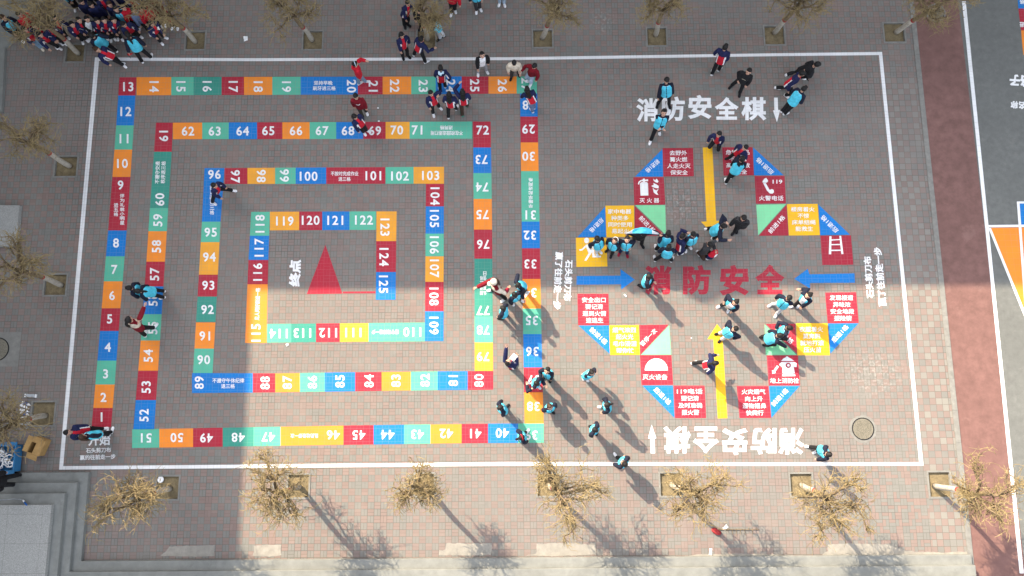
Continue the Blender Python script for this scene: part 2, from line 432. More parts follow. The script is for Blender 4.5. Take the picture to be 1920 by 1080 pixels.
column([(1, 'red', 765, 800.5, (190.5, 782), 0), (2, 'orange', 721, 765, (194, 745), 0), (3, 'teal', 676, 721, (198, 701), 0), (4, 'blue', 620.5, 676, (202, 651), 0),
        (5, 'red', 578, 620.5, (205.5, 598), 0), (6, 'orange', 527.5, 578, (210, 554), 0), (7, 'teal', 480.5, 527.5, (214.5, 505.5), 0), (8, 'blue', 432, 480.5, (217.5, 455.5), 0),
        (9, 'red', 331.7, 432, (226, 347), 0, dict(words=vert('评为礼貌小明星', 229, 363, 422, 8.5, 0)+vert('进五格', 217.5, 380, 406, 8.5, 0))),
        (10, 'orange', 280.5, 331.7, (229.5, 306.5), 0), (11, 'teal', 235, 280.5, (232.5, 260), 0), (12, 'blue', 179, 235, (236, 209), 0), (13, 'red', 144.7, 179, (240.5, 162.5), 0)],
       [(145, 224), (235, 218), (331, 210.8), (432, 202.8), (527, 194.6), (620, 187.4), (721, 178.8), (800, 171.8)],
       [(145, 256), (235, 250.7), (331, 244.6), (432, 237.5), (527, 230), (620, 222.5), (721, 215), (800, 208.2)])
row([(14, 'orange', 256, 321, (289, 162.5), -90), (15, 'teal', 321, 363, (339, 162), -90), (16, 'green', 363, 415.5, (388.5, 162), -90), (17, 'red', 415.5, 457.5, (437, 162.5), -90),
     (18, 'orange', 457.5, 510.5, (484, 162.5), -90), (19, 'teal', 510.5, 563.7, (537, 162.5), -90),
     (20, 'blue', 563.7, 671, (659, 161.5), -90, dict(words=[('坚持早晚', 606, 155.5, 35, 8, 0), ('刷牙进三格', 608, 165.5, 43, 8, 0)])),
     (21, 'red', 671, 717.5, (700, 161.5), -90), (22, 'orange', 717.5, 771, (740, 161), -90), (23, 'teal', 771, 817, (793.5, 161), -90), (24, 'blue', 817, 865.7, (845, 161), -90),
     (25, 'red', 865.7, 916, (890, 160), -90), (26, 'orange', 916, 968.7, (942, 160.5), -90), (27, 'teal', 968.7, 1006.8, (986, 158), -90)],
    [(256, 144.5), (1007, 143.2)], [(256, 178.7), (640, 177.3), (1007, 175.2)])
column([(28, 'blue', 175.2, 218.5, (992, 197), 180), (29, 'red', 218.5, 267, (991, 242), 180), (30, 'orange', 267, 320.7, (991, 293), 180),
        (31, 'teal', 320.7, 415.5, (995, 403), 180, dict(words=vert('早睡早起进两格', 995, 390, 333, 8.5, 180))),
        (32, 'blue', 415.5, 465.5, (993.5, 441), 180), (33, 'red', 465.5, 523, (994.5, 495), 180), (34, 'orange', 523, 578.5, (994, 549), 180), (35, 'teal', 578.5, 626.5, (997, 601), 180),
        (36, 'blue', 626.5, 689, (998, 659), 180), (37, 'red', 689, 735.5, (1000, 712), 180), (38, 'orange', 735.5, 793.6, (1000, 762), 180)],
       [(175, 975), (320, 977), (523, 979.5), (689, 982), (793, 983.5)], [(175, 1007.3), (320, 1010), (523, 1013.5), (689, 1016.5), (793, 1019.5)])
row([(39, 'teal', 971.5, 1019.5, (996, 816), 180), (40, 'blue', 915, 971.5, (942, 812), 180), (41, 'red', 865.5, 915, (892, 813), 180), (42, 'orange', 807.5, 865.5, (837, 813), 180),
     (43, 'teal', 757.5, 807.5, (783, 814.5), 180), (44, 'blue', 700.5, 757.5, (727, 815), 180), (45, 'red', 644, 700.5, (673, 815.5), 180),
     (46, 'orange', 526.5, 644, (625, 815.5), 180, dict(words=[('乱扔垃圾停一次', 570.6, 817, 52, 8.5, 180)])),
     (47, 'teal', 475, 526.5, (503, 819), 180), (48, 'green', 417.5, 475, (446.7, 820), 180), (49, 'red', 362, 417.5, (387.3, 821), 180), (50, 'orange', 298.7, 362, (331.5, 820.5), 180), (51, 'teal', 247.7, 298.7, (274.3, 821), 180)],
    [(248, 805), (420, 802), (644, 798), (865, 795), (1019, 793.6)], [(248, 840), (420, 837.5), (644, 834), (865, 831), (1019, 830)])
column([(52, 'blue', 750, 805, (270, 778.7), 90), (53, 'red', 695, 750, (274, 726), 90), (54, 'orange', 638.5, 695, (278, 667), 90), (55, 'teal', 589, 638.5, (286.5, 615), 90),
        (56, 'blue', 537, 589, (287, 562), 90), (57, 'red', 490.7, 537, (290, 514), 90), (58, 'orange', 433.5, 490.7, (293.3, 462), 90), (59, 'teal', 390, 433.5, (296, 413), 90),
        (60, 'green', 284.5, 390, (299.5, 374), 90, dict(words=[('不遵守交通', 295, 323.5, 42, 8.5, 88), ('秩序退三格', 306, 323, 42, 8.5, 88)])), (61, 'red', 230, 284.5, (306.7, 255), 90)],
       [(230, 292.5), (284, 288.7), (390, 281), (490, 274.5), (638, 264), (750, 254.5), (805, 250)], [(230, 324.2), (284, 322), (390, 315.5), (490, 309.5), (638, 300), (750, 292.5), (805, 289)])
row([(62, 'orange', 324.2, 379, (352.5, 245.7), 0), (63, 'teal', 379, 429, (402.5, 245.7), 0), (64, 'blue', 429, 482, (455, 245.5), 0), (65, 'red', 482, 529.5, (503, 245), 0),
     (66, 'orange', 529.5, 580.5, (555, 245), 0), (67, 'teal', 580.5, 630.5, (604, 245), 0), (68, 'blue', 630.5, 681, (652.5, 245), 0), (69, 'red', 681, 723, (703, 245), 0),
     (70, 'mustard', 723, 768, (744, 244), 0), (71, 'teal', 768, 885, (782, 244), 0, dict(words=[('不在校园追逐打闹', 838, 249.5, 60, 8.5, 180), ('进两格', 837, 239.5, 24, 8, 180)]))],
    [(324, 230), (600, 229), (885, 228)], [(324, 261), (600, 260.7), (885, 260)])
column([(72, 'red', 228, 276.5, (905, 244), 0), (73, 'blue', 276.5, 324.5, (903, 299), 180), (74, 'teal', 324.5, 373, (904, 350.5), 180), (75, 'orange', 373, 430.5, (904.7, 402), 180), (76, 'red', 430.5, 485, (906, 458), 180),
        (77, 'green', 485, 593, (905.5, 582), 180, dict(words=vert('认真做值日', 909, 554, 508, 6, 180)+vert('前进三格', 902.7, 554, 517, 6, 180))), (78, 'teal', 593, 642, (906, 619), 180), (79, 'mustard', 642, 695.5, (905.7, 668.5), 180)],
       [(228, 887), (373, 888), (485, 889.5), (695, 890)], [(228, 920), (373, 922), (485, 923), (695, 924.6)])
row([(80, 'red', 877, 924.6, (898, 713.5), 90), (81, 'blue', 820.7, 877, (850, 713.7), 90), (82, 'teal', 770, 820.7, (797, 713), 90), (83, 'orange', 715.5, 770, (742.5, 714), 90), (84, 'red', 666, 715.5, (692, 714.3), 90),
     (85, 'blue', 609, 666, (637.5, 715), 90), (86, 'teal', 562, 609, (585.7, 716.5), 90), (87, 'orange', 516, 562, (538.7, 717), 90), (88, 'red', 474, 516, (497, 718), 90),
     (89, 'blue', 360, 474, (373.7, 717.5), 90, dict(words=[('不遵守午休纪律', 428, 713.5, 60, 9, 0), ('退三格', 427.5, 724, 26, 8.5, 0)]))],
    [(360, 699.5), (516, 700), (666, 698), (820, 696.5), (925, 695.6)], [(360, 737), (516, 735.5), (666, 733.5), (820, 731.5), (925, 730.5)])
column([(90, 'teal', 653.5, 699.5, (382, 674.5), 0), (91, 'orange', 604.5, 653.5, (384, 630), 0), (92, 'green', 556, 603.5, (389, 580.5), 0), (93, 'red', 515, 556, (390.5, 535), 0), (94, 'mustard', 454, 515, (392.5, 482), 0),
        (95, 'teal', 415.5, 454, (395, 435.5), 0), (96, 'blue', 315, 415.5, (402, 327), 0, dict(words=vert('乱涂画退三格', 397.5, 347, 403, 8.5, 0)))],
       [(315, 383.5), (415, 378.7), (515, 373), (604, 367.5), (699, 362)], [(315, 421), (415, 413.5), (515, 408.5), (604, 404), (699, 398.5)])
row([(97, 'red', 421, 464, (441, 331), -90), (98, 'mustard', 464, 515.7, (489.6, 330), -90), (99, 'teal', 515.7, 554.5, (533, 329), -90), (100, 'blue', 554.5, 611.7, (578.7, 330.5), 0),
     (101, 'red', 611.7, 722.5, (700, 329.5), 0, dict(words=[('不按时完成作业', 646, 325.5, 52, 8.5, 0), ('退三格', 646, 335.7, 23, 8, 0)])), (102, 'teal', 723, 775.5, (750, 330), 0), (103, 'mustard', 775.5, 832.5, (807.5, 329), 0)],
    [(421, 315), (832, 312.6)], [(421, 345), (832, 344.4)])
column([(104, 'red', 344.5, 387, (815.7, 368), -90), (105, 'blue', 387, 438, (814.5, 410), -90), (106, 'teal', 438, 480.5, (814.5, 459.5), -90), (107, 'mustard', 480.5, 528.5, (814.5, 503.5), -90),
        (108, 'red', 528.5, 583.5, (813.7, 556), -90), (109, 'blue', 583.5, 639.5, (813.5, 610.5), -90)], [(344, 798.6), (583, 797)], [(344, 832.3), (583, 831.5)])
row([(110, 'teal', 690.5, 797, (773, 622.5), 180, dict(words=[('遵守纪律进一步', 722.5, 622.5, 51, 9, 180)])), (111, 'mustard', 637, 690.5, (662.5, 623.5), 180), (112, 'red', 592.5, 637, (615, 624), 180), (113, 'green', 546, 592.5, (567, 624.5), 180), (114, 'teal', 500.5, 546, (522.5, 625.5), 180)],
    [(500, 607.5), (797, 604.8)], [(500, 642.3), (797, 640)])
column([(115, 'orange', 533, 643, (480, 624), 90, dict(words=[('见人问好前进一格', 482.7, 570, 61, 9, 88)])), (116, 'red', 487.5, 533, (483, 510), 90), (117, 'blue', 442, 487.5, (486, 464), 90), (118, 'teal', 397.3, 442, (487.5, 419.5), 90)],
       [(397, 471), (487, 466), (533, 464), (643, 459.5)], [(397, 506.2), (487, 503), (533, 502), (643, 500)])
row([(119, 'mustard', 506.2, 561, (534, 414.5), 0), (120, 'red', 561, 604, (582.5, 413), 0), (121, 'blue', 604, 655, (628.7, 413), 0), (122, 'teal', 655, 705, (682.5, 412.5), 0)], [(506, 397), (705, 396.3)], [(506, 432), (705, 431)])
column([(123, 'mustard', 396.3, 452, (721.7, 426), -90), (124, 'red', 452, 510, (720, 482), -90), (125, 'blue', 510, 562, (719, 533), -90)], [(396, 706), (562, 704.7)], [(396, 743.7), (562, 741.5)])

# --- finish, start and the white border
o = flat('finish_triangle', [(610, 459), (642, 550.5), (575, 551.5)], MT['p_red'], label='tall dark red triangle marking the finish inside the number spiral', cat='painted triangle')
flat('finish_line', [(643, 546.7), (704, 546.3), (704, 549.8), (643, 550.2)], MT['p_red'], label='thin red painted line joining the finish triangle to square 125', cat='painted line')
lettering([('终点', 553, 512, 51, 22, 88)], off=.05, name='painted_words', label='white sideways characters 终点 left of the red finish triangle', cat='painted words')
lettering([('开始', 186, 824.5, 42, 22, 2)], off=.03, name='painted_words', label='large white characters 开始 under square 1, half hidden by two children', cat='painted words')
lettering([('石头剪刀布', 184.5, 844, 47, 9.5, 2), ('赢的往前走一步', 183, 857, 67, 9.5, 2)], off=.02, name='painted_words', label='two small white lines of rules in the lower left corner of the border', cat='painted words')
bo = [(178, 107.6), (480, 109.2), (957, 107.3), (1440, 100), (1653.9, 97.3)]; bi = [(185.5, 114), (480, 114.6), (957, 112.7), (1440, 105.6), (1648, 103.3)]
lo_ = [(110.5, 880.7), (475, 877.5), (957, 873), (1440, 873.4), (1731.5, 873)]; li_ = [(118.5, 874), (475, 871), (957, 866.3), (1440, 867), (1723.5, 866.6)]
g = Geo(); OUT = bo + list(reversed(lo_)); INN = bi + list(reversed(li_)); c0 = at(930, 490, .004)
v = [at(*p, .004)-c0 for p in OUT]+[at(*p, .004)-c0 for p in INN]; n_ = len(OUT)
g.add(v, [(i, n_+i, n_+(i+1) % n_, (i+1) % n_) for i in range(n_)]); me = g.mesh('border_line', MT['wline'])
if me.polygons[0].normal.z < 0: me.flip_normals()
tag(obj('border_line', me, None, c0), 'long white painted rectangle framing both playground games', 'border line')

# --- fire safety board
def panel(pts, col, label, words=None, cat='painted square', name='safety_square', off=.014):
    o = flat(name, pts, MT['p_'+col], label=label, cat=cat, group='squares of the fire safety board' if cat != 'arrow' else 'arrows on the fire safety board')
    if words: lettering(words, o, off=off)
    return o
def lines(txt, cx, y0, dy, h=9.2, cw=11.6, sk=.5, rot=0):
    out = []
    for i, t in enumerate(txt): out.append((t, cx+sk*i, y0+dy*i, cw*len(t)*(.86 if t[:3] == '119' else 1)-2, h, rot))
    return out
panel([(1242.5, 277.7), (1299.4, 277.5), (1301, 330.6), (1244, 331)], 'crimson', 'dark red square with four lines of text beginning 去野外', lines(['去野外', '篝火燃', '人走火灭', '保安全'], 1271.8, 286.7, 12.2))
panel([(1242, 279.4), (1243.4, 331), (1190.6, 331.2)], 'blue', 'blue triangle with upside-down white words left of the 去野外 square', [('前进1格', 1223.5, 311.5, 31, 9.5, -138)], 'painted triangle', 'painted_triangle')
ext = panel([(1187.5, 332), (1244.5, 332), (1247.3, 383.6), (1189.4, 384)], 'crimson', 'dark red square with white fire extinguisher and flame symbols', [('灭 火 器', 1217.6, 375.8, 37, 9, 0)])
def shapes(parent, polys, z=.008, name='symbol', mat='p_white'):
    g = Geo(); org = np.array(parent.location)
    for p in polys:
        bm = bmesh.new(); vs = [bm.verts.new(at(x, y, z)-org) for x, y in p]; f = bm.faces.new(vs); f.normal_update()
        if f.normal.z < 0: f.normal_flip()
        bmesh.ops.triangulate(bm, faces=[f]); bm.verts.index_update()
        g.add([q.co[:] for q in bm.verts], [tuple(q.index for q in t.verts) for t in bm.faces]); bm.free()
    return obj(name, g.mesh(name, MT[mat]), parent)
def z8(o, s, pts): return [(o[0]+x/s, o[1]+y/s) for x, y in pts]
O1 = (1080, 270)
shapes(ext, [z8(O1, 8, p) for p in (
    [(968, 775), (960, 590), (985, 572), (1062, 572), (1080, 590), (1086, 772)],
    [(930, 605), (935, 570), (965, 545), (1000, 535), (1005, 520), (1030, 518), (1032, 536), (1080, 530), (1083, 558), (1040, 556), (1036, 568), (1000, 568), (1000, 552), (972, 562), (952, 582), (948, 606)],
    [(1160, 520), (1185, 545), (1210, 520), (1238, 560), (1225, 582), (1190, 572), (1165, 550)], [(1130, 628), (1165, 612), (1160, 585), (1200, 602), (1240, 628), (1238, 665), (1190, 660), (1150, 645)], [(1150, 655), (1172, 680), (1205, 695), (1240, 672), (1212, 722), (1238, 765), (1200, 755), (1165, 725)])])
panel([(1191, 385), (1247.3, 384.7), (1248.7, 440.5)], 'mint', 'pale green triangle below the fire extinguisher square', None, 'painted triangle', 'painted_triangle')
panel([(1190, 386.5), (1246.5, 441.7), (1190.3, 442.5)], 'crimson', 'red triangle with slanting words beside the 家中电器 square', [('前进1格', 1214, 421, 40, 9.5, -46)], 'painted triangle', 'painted_triangle')
panel([(1135, 385.6), (1188.8, 385.2), (1189.4, 444), (1137, 445)], 'yellow', 'yellow square with four lines of text beginning 家中电器', lines(['家中电器', '种类多', '同时使用', '易起火'], 1161.6, 396.5, 12.3))
panel([(1134.5, 387.5), (1136.5, 444.3), (1083, 444.5)], 'blue', 'blue triangle with upside-down words left of the 家中电器 square', [('后退1格', 1118.5, 422.5, 33, 9.5, -135)], 'painted triangle', 'painted_triangle')
man = panel([(1079.5, 445.7), (1137, 445.7), (1139, 499.6), (1080.7, 500.6)], 'yellow', 'yellow square with a white running figure symbol')
O4 = (1070, 410)
shapes(man, [z8(O4, 12, p) for p in (
    [(330+56*math.cos(t*.52)+30, 490+66*math.sin(t*.52)) for t in range(12)],
    [(330, 590), (420, 570), (500, 690), (530, 700), (530, 770), (400, 770)], [(330, 600), (345, 640), (275, 700), (265, 715), (200, 722), (192, 690), (250, 682)],
    [(405, 775), (465, 775), (355, 945), (305, 945)], [(478, 775), (530, 775), (545, 835), (680, 835), (680, 868), (490, 872)], [(450, 600), (560, 660), (600, 655), (600, 690), (560, 700), (470, 650)])])
panel([(1354.2, 276), (1411, 276), (1413.6, 328.8), (1356.7, 329.2)], 'crimson', 'dark red square with words partly hidden by two children', lines(['危险物品', '不乱碰', '高处存放', '保安全'], 1383, 285.5, 12.2))
panel([(1412, 276.4), (1469.2, 328.4), (1413.8, 328.7)], 'blue', 'blue triangle with upside-down words right of the panel hidden by two children', [('后退1格', 1434, 311.5, 41, 9.5, 137)], 'painted triangle', 'painted_triangle')
tel = panel([(1414.8, 329.8), (1471, 329.6), (1473.7, 381), (1417.6, 382)], 'crimson', 'dark red square with a white telephone handset symbol and 119', [('119', 1457.7, 340.7, 18, 7.5, 0), ('火警电话', 1446, 371.5, 46, 9.5, 0)])
O2 = (1400, 270)
shapes(tel, [z8(O2, 8, p) for p in ([(238, 560), (265, 520), (292, 507), (322, 550), (315, 570), (285, 583), (262, 580), (240, 578)], [(246, 585), (288, 588), (345, 690), (328, 722), (305, 700)], [(345, 688), (380, 675), (405, 690), (410, 725), (385, 745), (350, 742), (328, 725)])])
panel([(1418, 384), (1473.8, 382.8), (1421.8, 441)], 'mint', 'pale green triangle below the telephone square', None, 'painted triangle', 'painted_triangle')
panel([(1474.8, 384), (1478.6, 441.6), (1422.8, 442)], 'crimson', 'red triangle with slanting words beside the 楼房着火 square', [('前进1格', 1456, 420.5, 41, 9.5, 48)], 'painted triangle', 'painted_triangle')
panel([(1475.5, 382.7), (1533, 382.2), (1537.4, 441), (1479.2, 441.7)], 'yellow', 'yellow square with four lines of text beginning 楼房着火', lines(['楼房着火', '不惊', '床单结绳', '能救生'], 1505.3, 392.3, 12.2, sk=.9))
panel([(1534.4, 383.2), (1594, 440.2), (1538, 441)], 'blue', 'blue triangle with upside-down words right of the 楼房着火 square', [('后退1格', 1555.3, 420, 42, 9.5, 135)], 'painted triangle', 'painted_triangle')
lad = panel([(1538, 442), (1595.6, 441.2), (1600, 496.3), (1542, 497)], 'crimson', 'dark red square with a white ladder symbol')
O3 = (1400, 380)
shapes(lad, [z8(O3, 8, p) for p in ([(1242, 503), (1272, 503), (1268, 774), (1232, 774)], [(1390, 497), (1416, 497), (1452, 770), (1420, 772)], [(1272, 552), (1397, 545), (1399, 560), (1272, 570)], [(1271, 622), (1406, 618), (1408, 636), (1271, 638)], [(1270, 706), (1416, 704), (1418, 722), (1269, 726)])])
AR = 'arrow'
panel([(1317.5, 276.3), (1335.8, 275.5), (1343, 414), (1354, 413.4), (1334, 437), (1314.2, 415.6), (1324.7, 415)], 'yellow', 'long yellow arrow pointing down from the upper red squares', None, AR, 'painted_arrow')
panel([(1344.6, 607.6), (1366, 635.8), (1355, 636.4), (1364, 784), (1345.8, 784.6), (1337.4, 636), (1326.4, 636)], 'yellow', 'long yellow arrow pointing up from the lower red squares', None, AR, 'painted_arrow')
panel([(1081.2, 517.6), (1163.5, 516.8), (1163.5, 504.6), (1190.2, 524.2), (1165, 542.6), (1164, 533), (1081, 533.8)], 'blue', 'blue arrow pointing right towards the red word', None, AR, 'painted_arrow')
panel([(1602, 512.6), (1517.6, 514.4), (1514.6, 503.8), (1489.2, 522.8), (1518.8, 541), (1518.8, 530.6), (1603.2, 530)], 'blue', 'blue arrow pointing left towards the red word', None, AR, 'painted_arrow')
panel([(1082.6, 551), (1140.6, 551), (1142, 609.4), (1084, 609.6)], 'red', 'red square with four lines of text beginning 安全出口', lines(['安全出口', '要记清', '遇到火情', '速逃生'], 1113.4, 562.3, 12.8, h=10))
panel([(1085, 610.6), (1141.6, 610.4), (1143.4, 663.7)], 'blue', 'blue triangle with white words below the 安全出口 square', [('前进1格', 1122.5, 629.8, 41, 10, -42)], 'painted triangle', 'painted_triangle')
panel([(1142.4, 610), (1197.8, 609.6), (1199.8, 665.4), (1143.8, 665.6)], 'yellow', 'yellow square with four lines of text beginning 烟气浓烈', lines(['烟气浓烈', '起火光', '毛巾浸湿', '帮你忙'], 1170.6, 618.8, 12.8, h=10))
panel([(1198.7, 609.6), (1253.6, 608.8), (1200.7, 665.2)], 'red', 'red triangle reading 暂停一次 beside the 烟气浓烈 square', [('暂停一次', 1215.8, 632.5, 40, 9.5, 46)], 'painted triangle', 'painted_triangle')
panel([(1254.7, 609.8), (1258.5, 665), (1202, 665.4)], 'mint', 'pale green triangle above the half-circle square', None, 'painted triangle', 'painted_triangle')
hc = panel([(1200, 666.2), (1258.7, 666), (1262, 721.4), (1203, 722)], 'red', 'red square with a white half-circle symbol reading 灭火设备', [('灭火设备', 1228.3, 707, 47, 10, 0)])
shapes(hc, [[(1230.6-21.7*math.cos(math.pi*i/24), 694.5-22.6*math.sin(math.pi*i/24)) for i in range(25)]])
panel([(1205, 723.2), (1261.6, 723), (1264.7, 783.5)], 'blue', 'blue triangle with white words below the half-circle square', [('后退1格', 1242.3, 742.6, 41, 10, -45)], 'painted triangle', 'painted_triangle')
panel([(1262.9, 723), (1321, 723), (1324, 783.8), (1265.2, 783.8)], 'red', 'red square with four lines of text beginning 119电话', lines(['119电话', '要记清', '及时准确', '报火警'], 1293.2, 733.7, 13.2, h=10))
panel([(1547, 548.7), (1605, 548), (1610, 605.5), (1552, 606)], 'red', 'red square with four lines of text beginning 发现楼道', lines(['发现楼道', '异味浓', '安全地段', '报险情'], 1577.5, 558.3, 12.8, h=10, sk=1))
panel([(1552.7, 606.6), (1609.4, 606.4), (1557, 662.6)], 'blue', 'blue triangle with white words below the 发现楼道 square', [('后退1格', 1574.8, 625.5, 41, 10, 47)], 'painted triangle', 'painted_triangle')
panel([(1492.4, 606), (1551.8, 606), (1556, 666), (1495, 666.2)], 'yellow', 'yellow square with four lines of text beginning 衣服着火', lines(['衣服着火', '莫奔跑', '就地打滚', '压火苗'], 1521, 617.5, 12.8, h=10, sk=.8))
panel([(1435.6, 607.2), (1491, 607), (1494.5, 663)], 'red', 'red triangle beside the 衣服着火 panel under two bending children', [('前进1格', 1471.5, 628.5, 41, 10, -44)], 'painted triangle', 'painted_triangle')
panel([(1433.6, 608), (1494, 665.6), (1436, 665.6)], 'mint', 'pale green triangle under two bending children above the hydrant square', None, 'painted triangle', 'painted_triangle')
hy = panel([(1437.5, 666.6), (1496, 666.2), (1499.7, 722.5), (1441.5, 722.5)], 'red', 'red square with a white fire hydrant symbol', [('地上消防栓', 1471, 713.8, 54, 10, 0)])
O5 = (1420, 590)
shapes(hy, [z8(O5, 8.71, p) for p in (
    [(390, 757), (420, 720), (465, 695), (470, 682), (500, 682), (505, 695), (555, 722), (600, 757)], [(392, 775), (600, 775), (645, 795), (640, 858), (595, 850), (612, 960), (412, 960), (412, 865), (378, 835), (355, 820), (372, 795)],
    [(410, 975), (615, 972), (622, 1002), (408, 1006)], [(320, 828), (352, 850), (290, 935), (305, 950), (245, 968), (240, 908), (262, 912)])])
shapes(hy, [[(1478+4.9*math.cos(t*.2618), 685+4.9*math.sin(t*.2618)) for t in range(24)]], .012, 'symbol', 'p_red')
shapes(hy, [[(1478.2+2.4*math.cos(t*.2618), 685+2.4*math.sin(t*.2618)) for t in range(24)]], .016)
panel([(1442, 723.7), (1499.4, 723.5), (1446.5, 783)], 'blue', 'blue triangle with white words below the fire hydrant square', [('前进1格', 1462, 744.7, 41, 10, 47)], 'painted triangle', 'painted_triangle')
panel([(1381.5, 723.5), (1440.6, 723.5), (1445.8, 783.5), (1386.5, 783.7)], 'red', 'red square with four lines of text beginning 火灾烟气', lines(['火灾烟气', '向上升', '湿物捂鼻', '快爬行'], 1412.8, 734.5, 13.2, h=10, sk=.8))
lettering([('消', 1233.5, 525.5, 52, 55, 0), ('防', 1306.5, 525, 52, 56, 0), ('安', 1376.5, 525.5, 55, 57, 0), ('全', 1443.5, 524, 55, 56, 0)], mat='p_crimson', z=.004, off=.045, name='painted_words',
          label='large dark red characters 消防安全 in the centre of the fire board', cat='painted words')
def title(chars, arrow, label):
    lettering([(c, (x0+x1)/2, (y0+y1)/2, x1-x0, y1-y0, a) for c, x0, x1, y0, y1, a in chars], z=.004, off=.036, name='painted_words', label=label, cat='painted words')
title([('消', 1193, 1235, 184, 228, 0), ('防', 1241, 1284, 181, 227, 0), ('安', 1290, 1334, 178, 223, 0), ('全', 1340, 1385, 182, 224.5, 0), ('棋', 1390, 1437, 182, 226, 0)], None, 'large white title 消防安全棋 above the board under two boys in vests')
title([('消', 1459.5, 1508, 802, 852, 180), ('防', 1408, 1456, 802, 852, 180), ('安', 1354, 1402, 803, 853.5, 180), ('全', 1299, 1348, 800, 850, 180), ('棋', 1244, 1295, 799, 850, 180)], None, 'large white upside-down title 消防安全棋 below the board')
flat('painted_arrow', [(1451.2, 183), (1458.3, 183), (1459, 206), (1463, 206), (1456.7, 229), (1449.3, 207), (1452, 207)], MT['p_white'], label='small white arrow pointing down right of the upper title', cat='arrow', group='arrows on the fire safety board')
flat('painted_arrow', [(1221.8, 796.5), (1230.3, 821.5), (1227.3, 822), (1228.3, 850), (1220, 850), (1219, 822), (1215, 822)], MT['p_white'], label='small white arrow pointing up left of the lower title', cat='arrow', group='arrows on the fire safety board')
lettering([('石头剪刀布', 1065.5, 525.5, 77, 15, -92.5), ('赢了往前走一步', 1046.5, 526, 108, 15, -92.5)], off=.035, z=.004, name='painted_words', label='two sideways white lines of rules left of the fire board', cat='painted words')
lettering([('石头剪刀布', 1629, 520, 79, 15, 94.5), ('赢了往前走一步', 1650, 519, 111, 15.5, 95)], off=.035, z=.004, name='painted_words', label='two sideways white lines of rules right of the fire board', cat='painted words')

# --- paint on the asphalt at the right
flat('lane_line', [(1803.5, 0), (1810.5, 0), (1865.3, 540), (1919.5, 1075), (1912, 1075), (1858.7, 540)], MT['p_white'], label='long white lane line between red running path and grey asphalt', cat='painted line', z=.0)
flat('painted_shape', [(1857, 427), (1960, 426), (1960, 680)], MT['p_orange'], z=-.001, label='orange painted triangle edged in white at the right edge', cat='painted shape')
flat('painted_shape', [(1911, 381), (1960, 380.5), (1960, 421.5), (1913, 422)], MT['p_blue'], z=-.001, label='blue painted block above the orange triangle at the right edge', cat='painted shape')
o = flat('painted_line', [(1852, 422), (1960, 420.5), (1960, 425), (1852, 426.5)], MT['p_white'], z=.003, label='white line above the orange triangle at the right edge', cat='painted line')
flat('painted_line', [(1853, 427.5), (1858, 427.5), (1961, 680), (1956, 681)], MT['p_white'], z=.002, label='slanting white line along the orange triangle', cat='painted line')
flat('painted_line', [(1906.5, 378), (1911.5, 378), (1931, 640), (1926, 640)], MT['p_white'], z=.007, label='steep white line crossing the orange triangle', cat='painted line')
flat('painted_line', [(1907, 377.8), (1960, 377), (1960, 381), (1907, 381.6)], MT['p_white'], z=.003, label='short white line above the blue block at the right edge', cat='painted line')
for i, (nm, y0, y1, x0, x1) in enumerate((('blue', -30, 16, 1906, 1909.5), ('red', 16, 57, 1909.5, 1914.5), ('orange', 57, 103, 1914.5, 1918.7))):
    o = flat('game_square', [(x0, y0), (1985, y0), (1985, y1), (x1, y1)], MT['p_'+nm], z=-.002, label=('dark red' if nm == 'red' else nm)+' painted square on the asphalt in the upper right corner', cat='painted square', group='squares on the asphalt')
    if nm != 'orange': lettering([('格' if nm == 'blue' else '进', 1917, 3 if nm == 'blue' else 46, 11, 10, 180)], o, z=.003)
lettering([('跳格子', 1923, 152, 60, 23, 176)], off=.05, z=.0, name='painted_words', label='larger white upside-down characters cut by the right edge on asphalt', cat='painted words')
lettering([('名称', 1909, 197, 28, 14, 176)], off=.04, z=.0, name='painted_words', label='smaller white upside-down characters cut by the right edge on asphalt', cat='painted words')
# ------------------------------------------------------------------ the two school buildings that shade the yard (outside the frame)
MT['render_wall'] = flat_mat('cream_wall', (.52, .46, .36), 2, .1)
MT['roof'] = flat_mat('roof_felt', (.16, .15, .14), 2, .2)
kq = NT('window_glass'); kq.col((.05, .07, .08)); kq.b.inputs['Roughness'].default_value = .08; MT['glass'] = kq.mat
MT['frame_white'] = flat_mat('window_frame', (.6, .6, .58), 4, .08)
BH = 14.0
SHX, SHY = BH/math.tan(SUN_EL)*-SUN_AZ[0], BH/math.tan(SUN_EL)*SUN_AZ[1]
YN = float(at(960, 541)[1])+SHY; XW = float(at(469, 640)[0])-SHX
def building(name, x0, x1, y0, y1, label, face):
    c = np.array([(x0+x1)/2, (y0+y1)/2, 0]); r = empty(name, c, label, 'building')
    g = Geo(); g.box((0, 0, BH/2-.25), (x1-x0, y1-y0, BH-.5)); obj('wall', g.mesh('wall', MT['render_wall']), r)
    g = Geo(); g.box((0, 0, BH-.248), (x1-x0+.02, y1-y0+.02, .496)); obj('parapet', g.mesh('parapet', MT['frame_white']), r)
    gw = Geo(); gw.box((0, 0, 0), (1.9, .10, 1.8)); gp = Geo(); gp.box((-.46, -.055, 0), (.82, .02, 1.6)); gp.box((.46, -.055, 0), (.82, .02, 1.6))
    mw, mp = gw.mesh('window', MT['frame_white']), gp.mesh('pane', MT['glass'])
    for fl in range(4):
        n = int((x1-x0 if face == 's' else y1-y0)//7)
        for i in range(n):
            t = (i+.5)/n-.5
            o = obj('window', mw, r, (t*(x1-x0), -(y1-y0)/2-.03, 1.9+3.3*fl) if face == 's' else ((x1-x0)/2+.03, t*(y1-y0), 1.9+3.3*fl))
            if face == 'e': o.rotation_euler.z = math.pi/2
            obj('pane', mp, o)
    return r
bn = building('school_building', -30, 34, YN, YN+11, 'cream four storey school building north of the yard, outside the picture', 's')
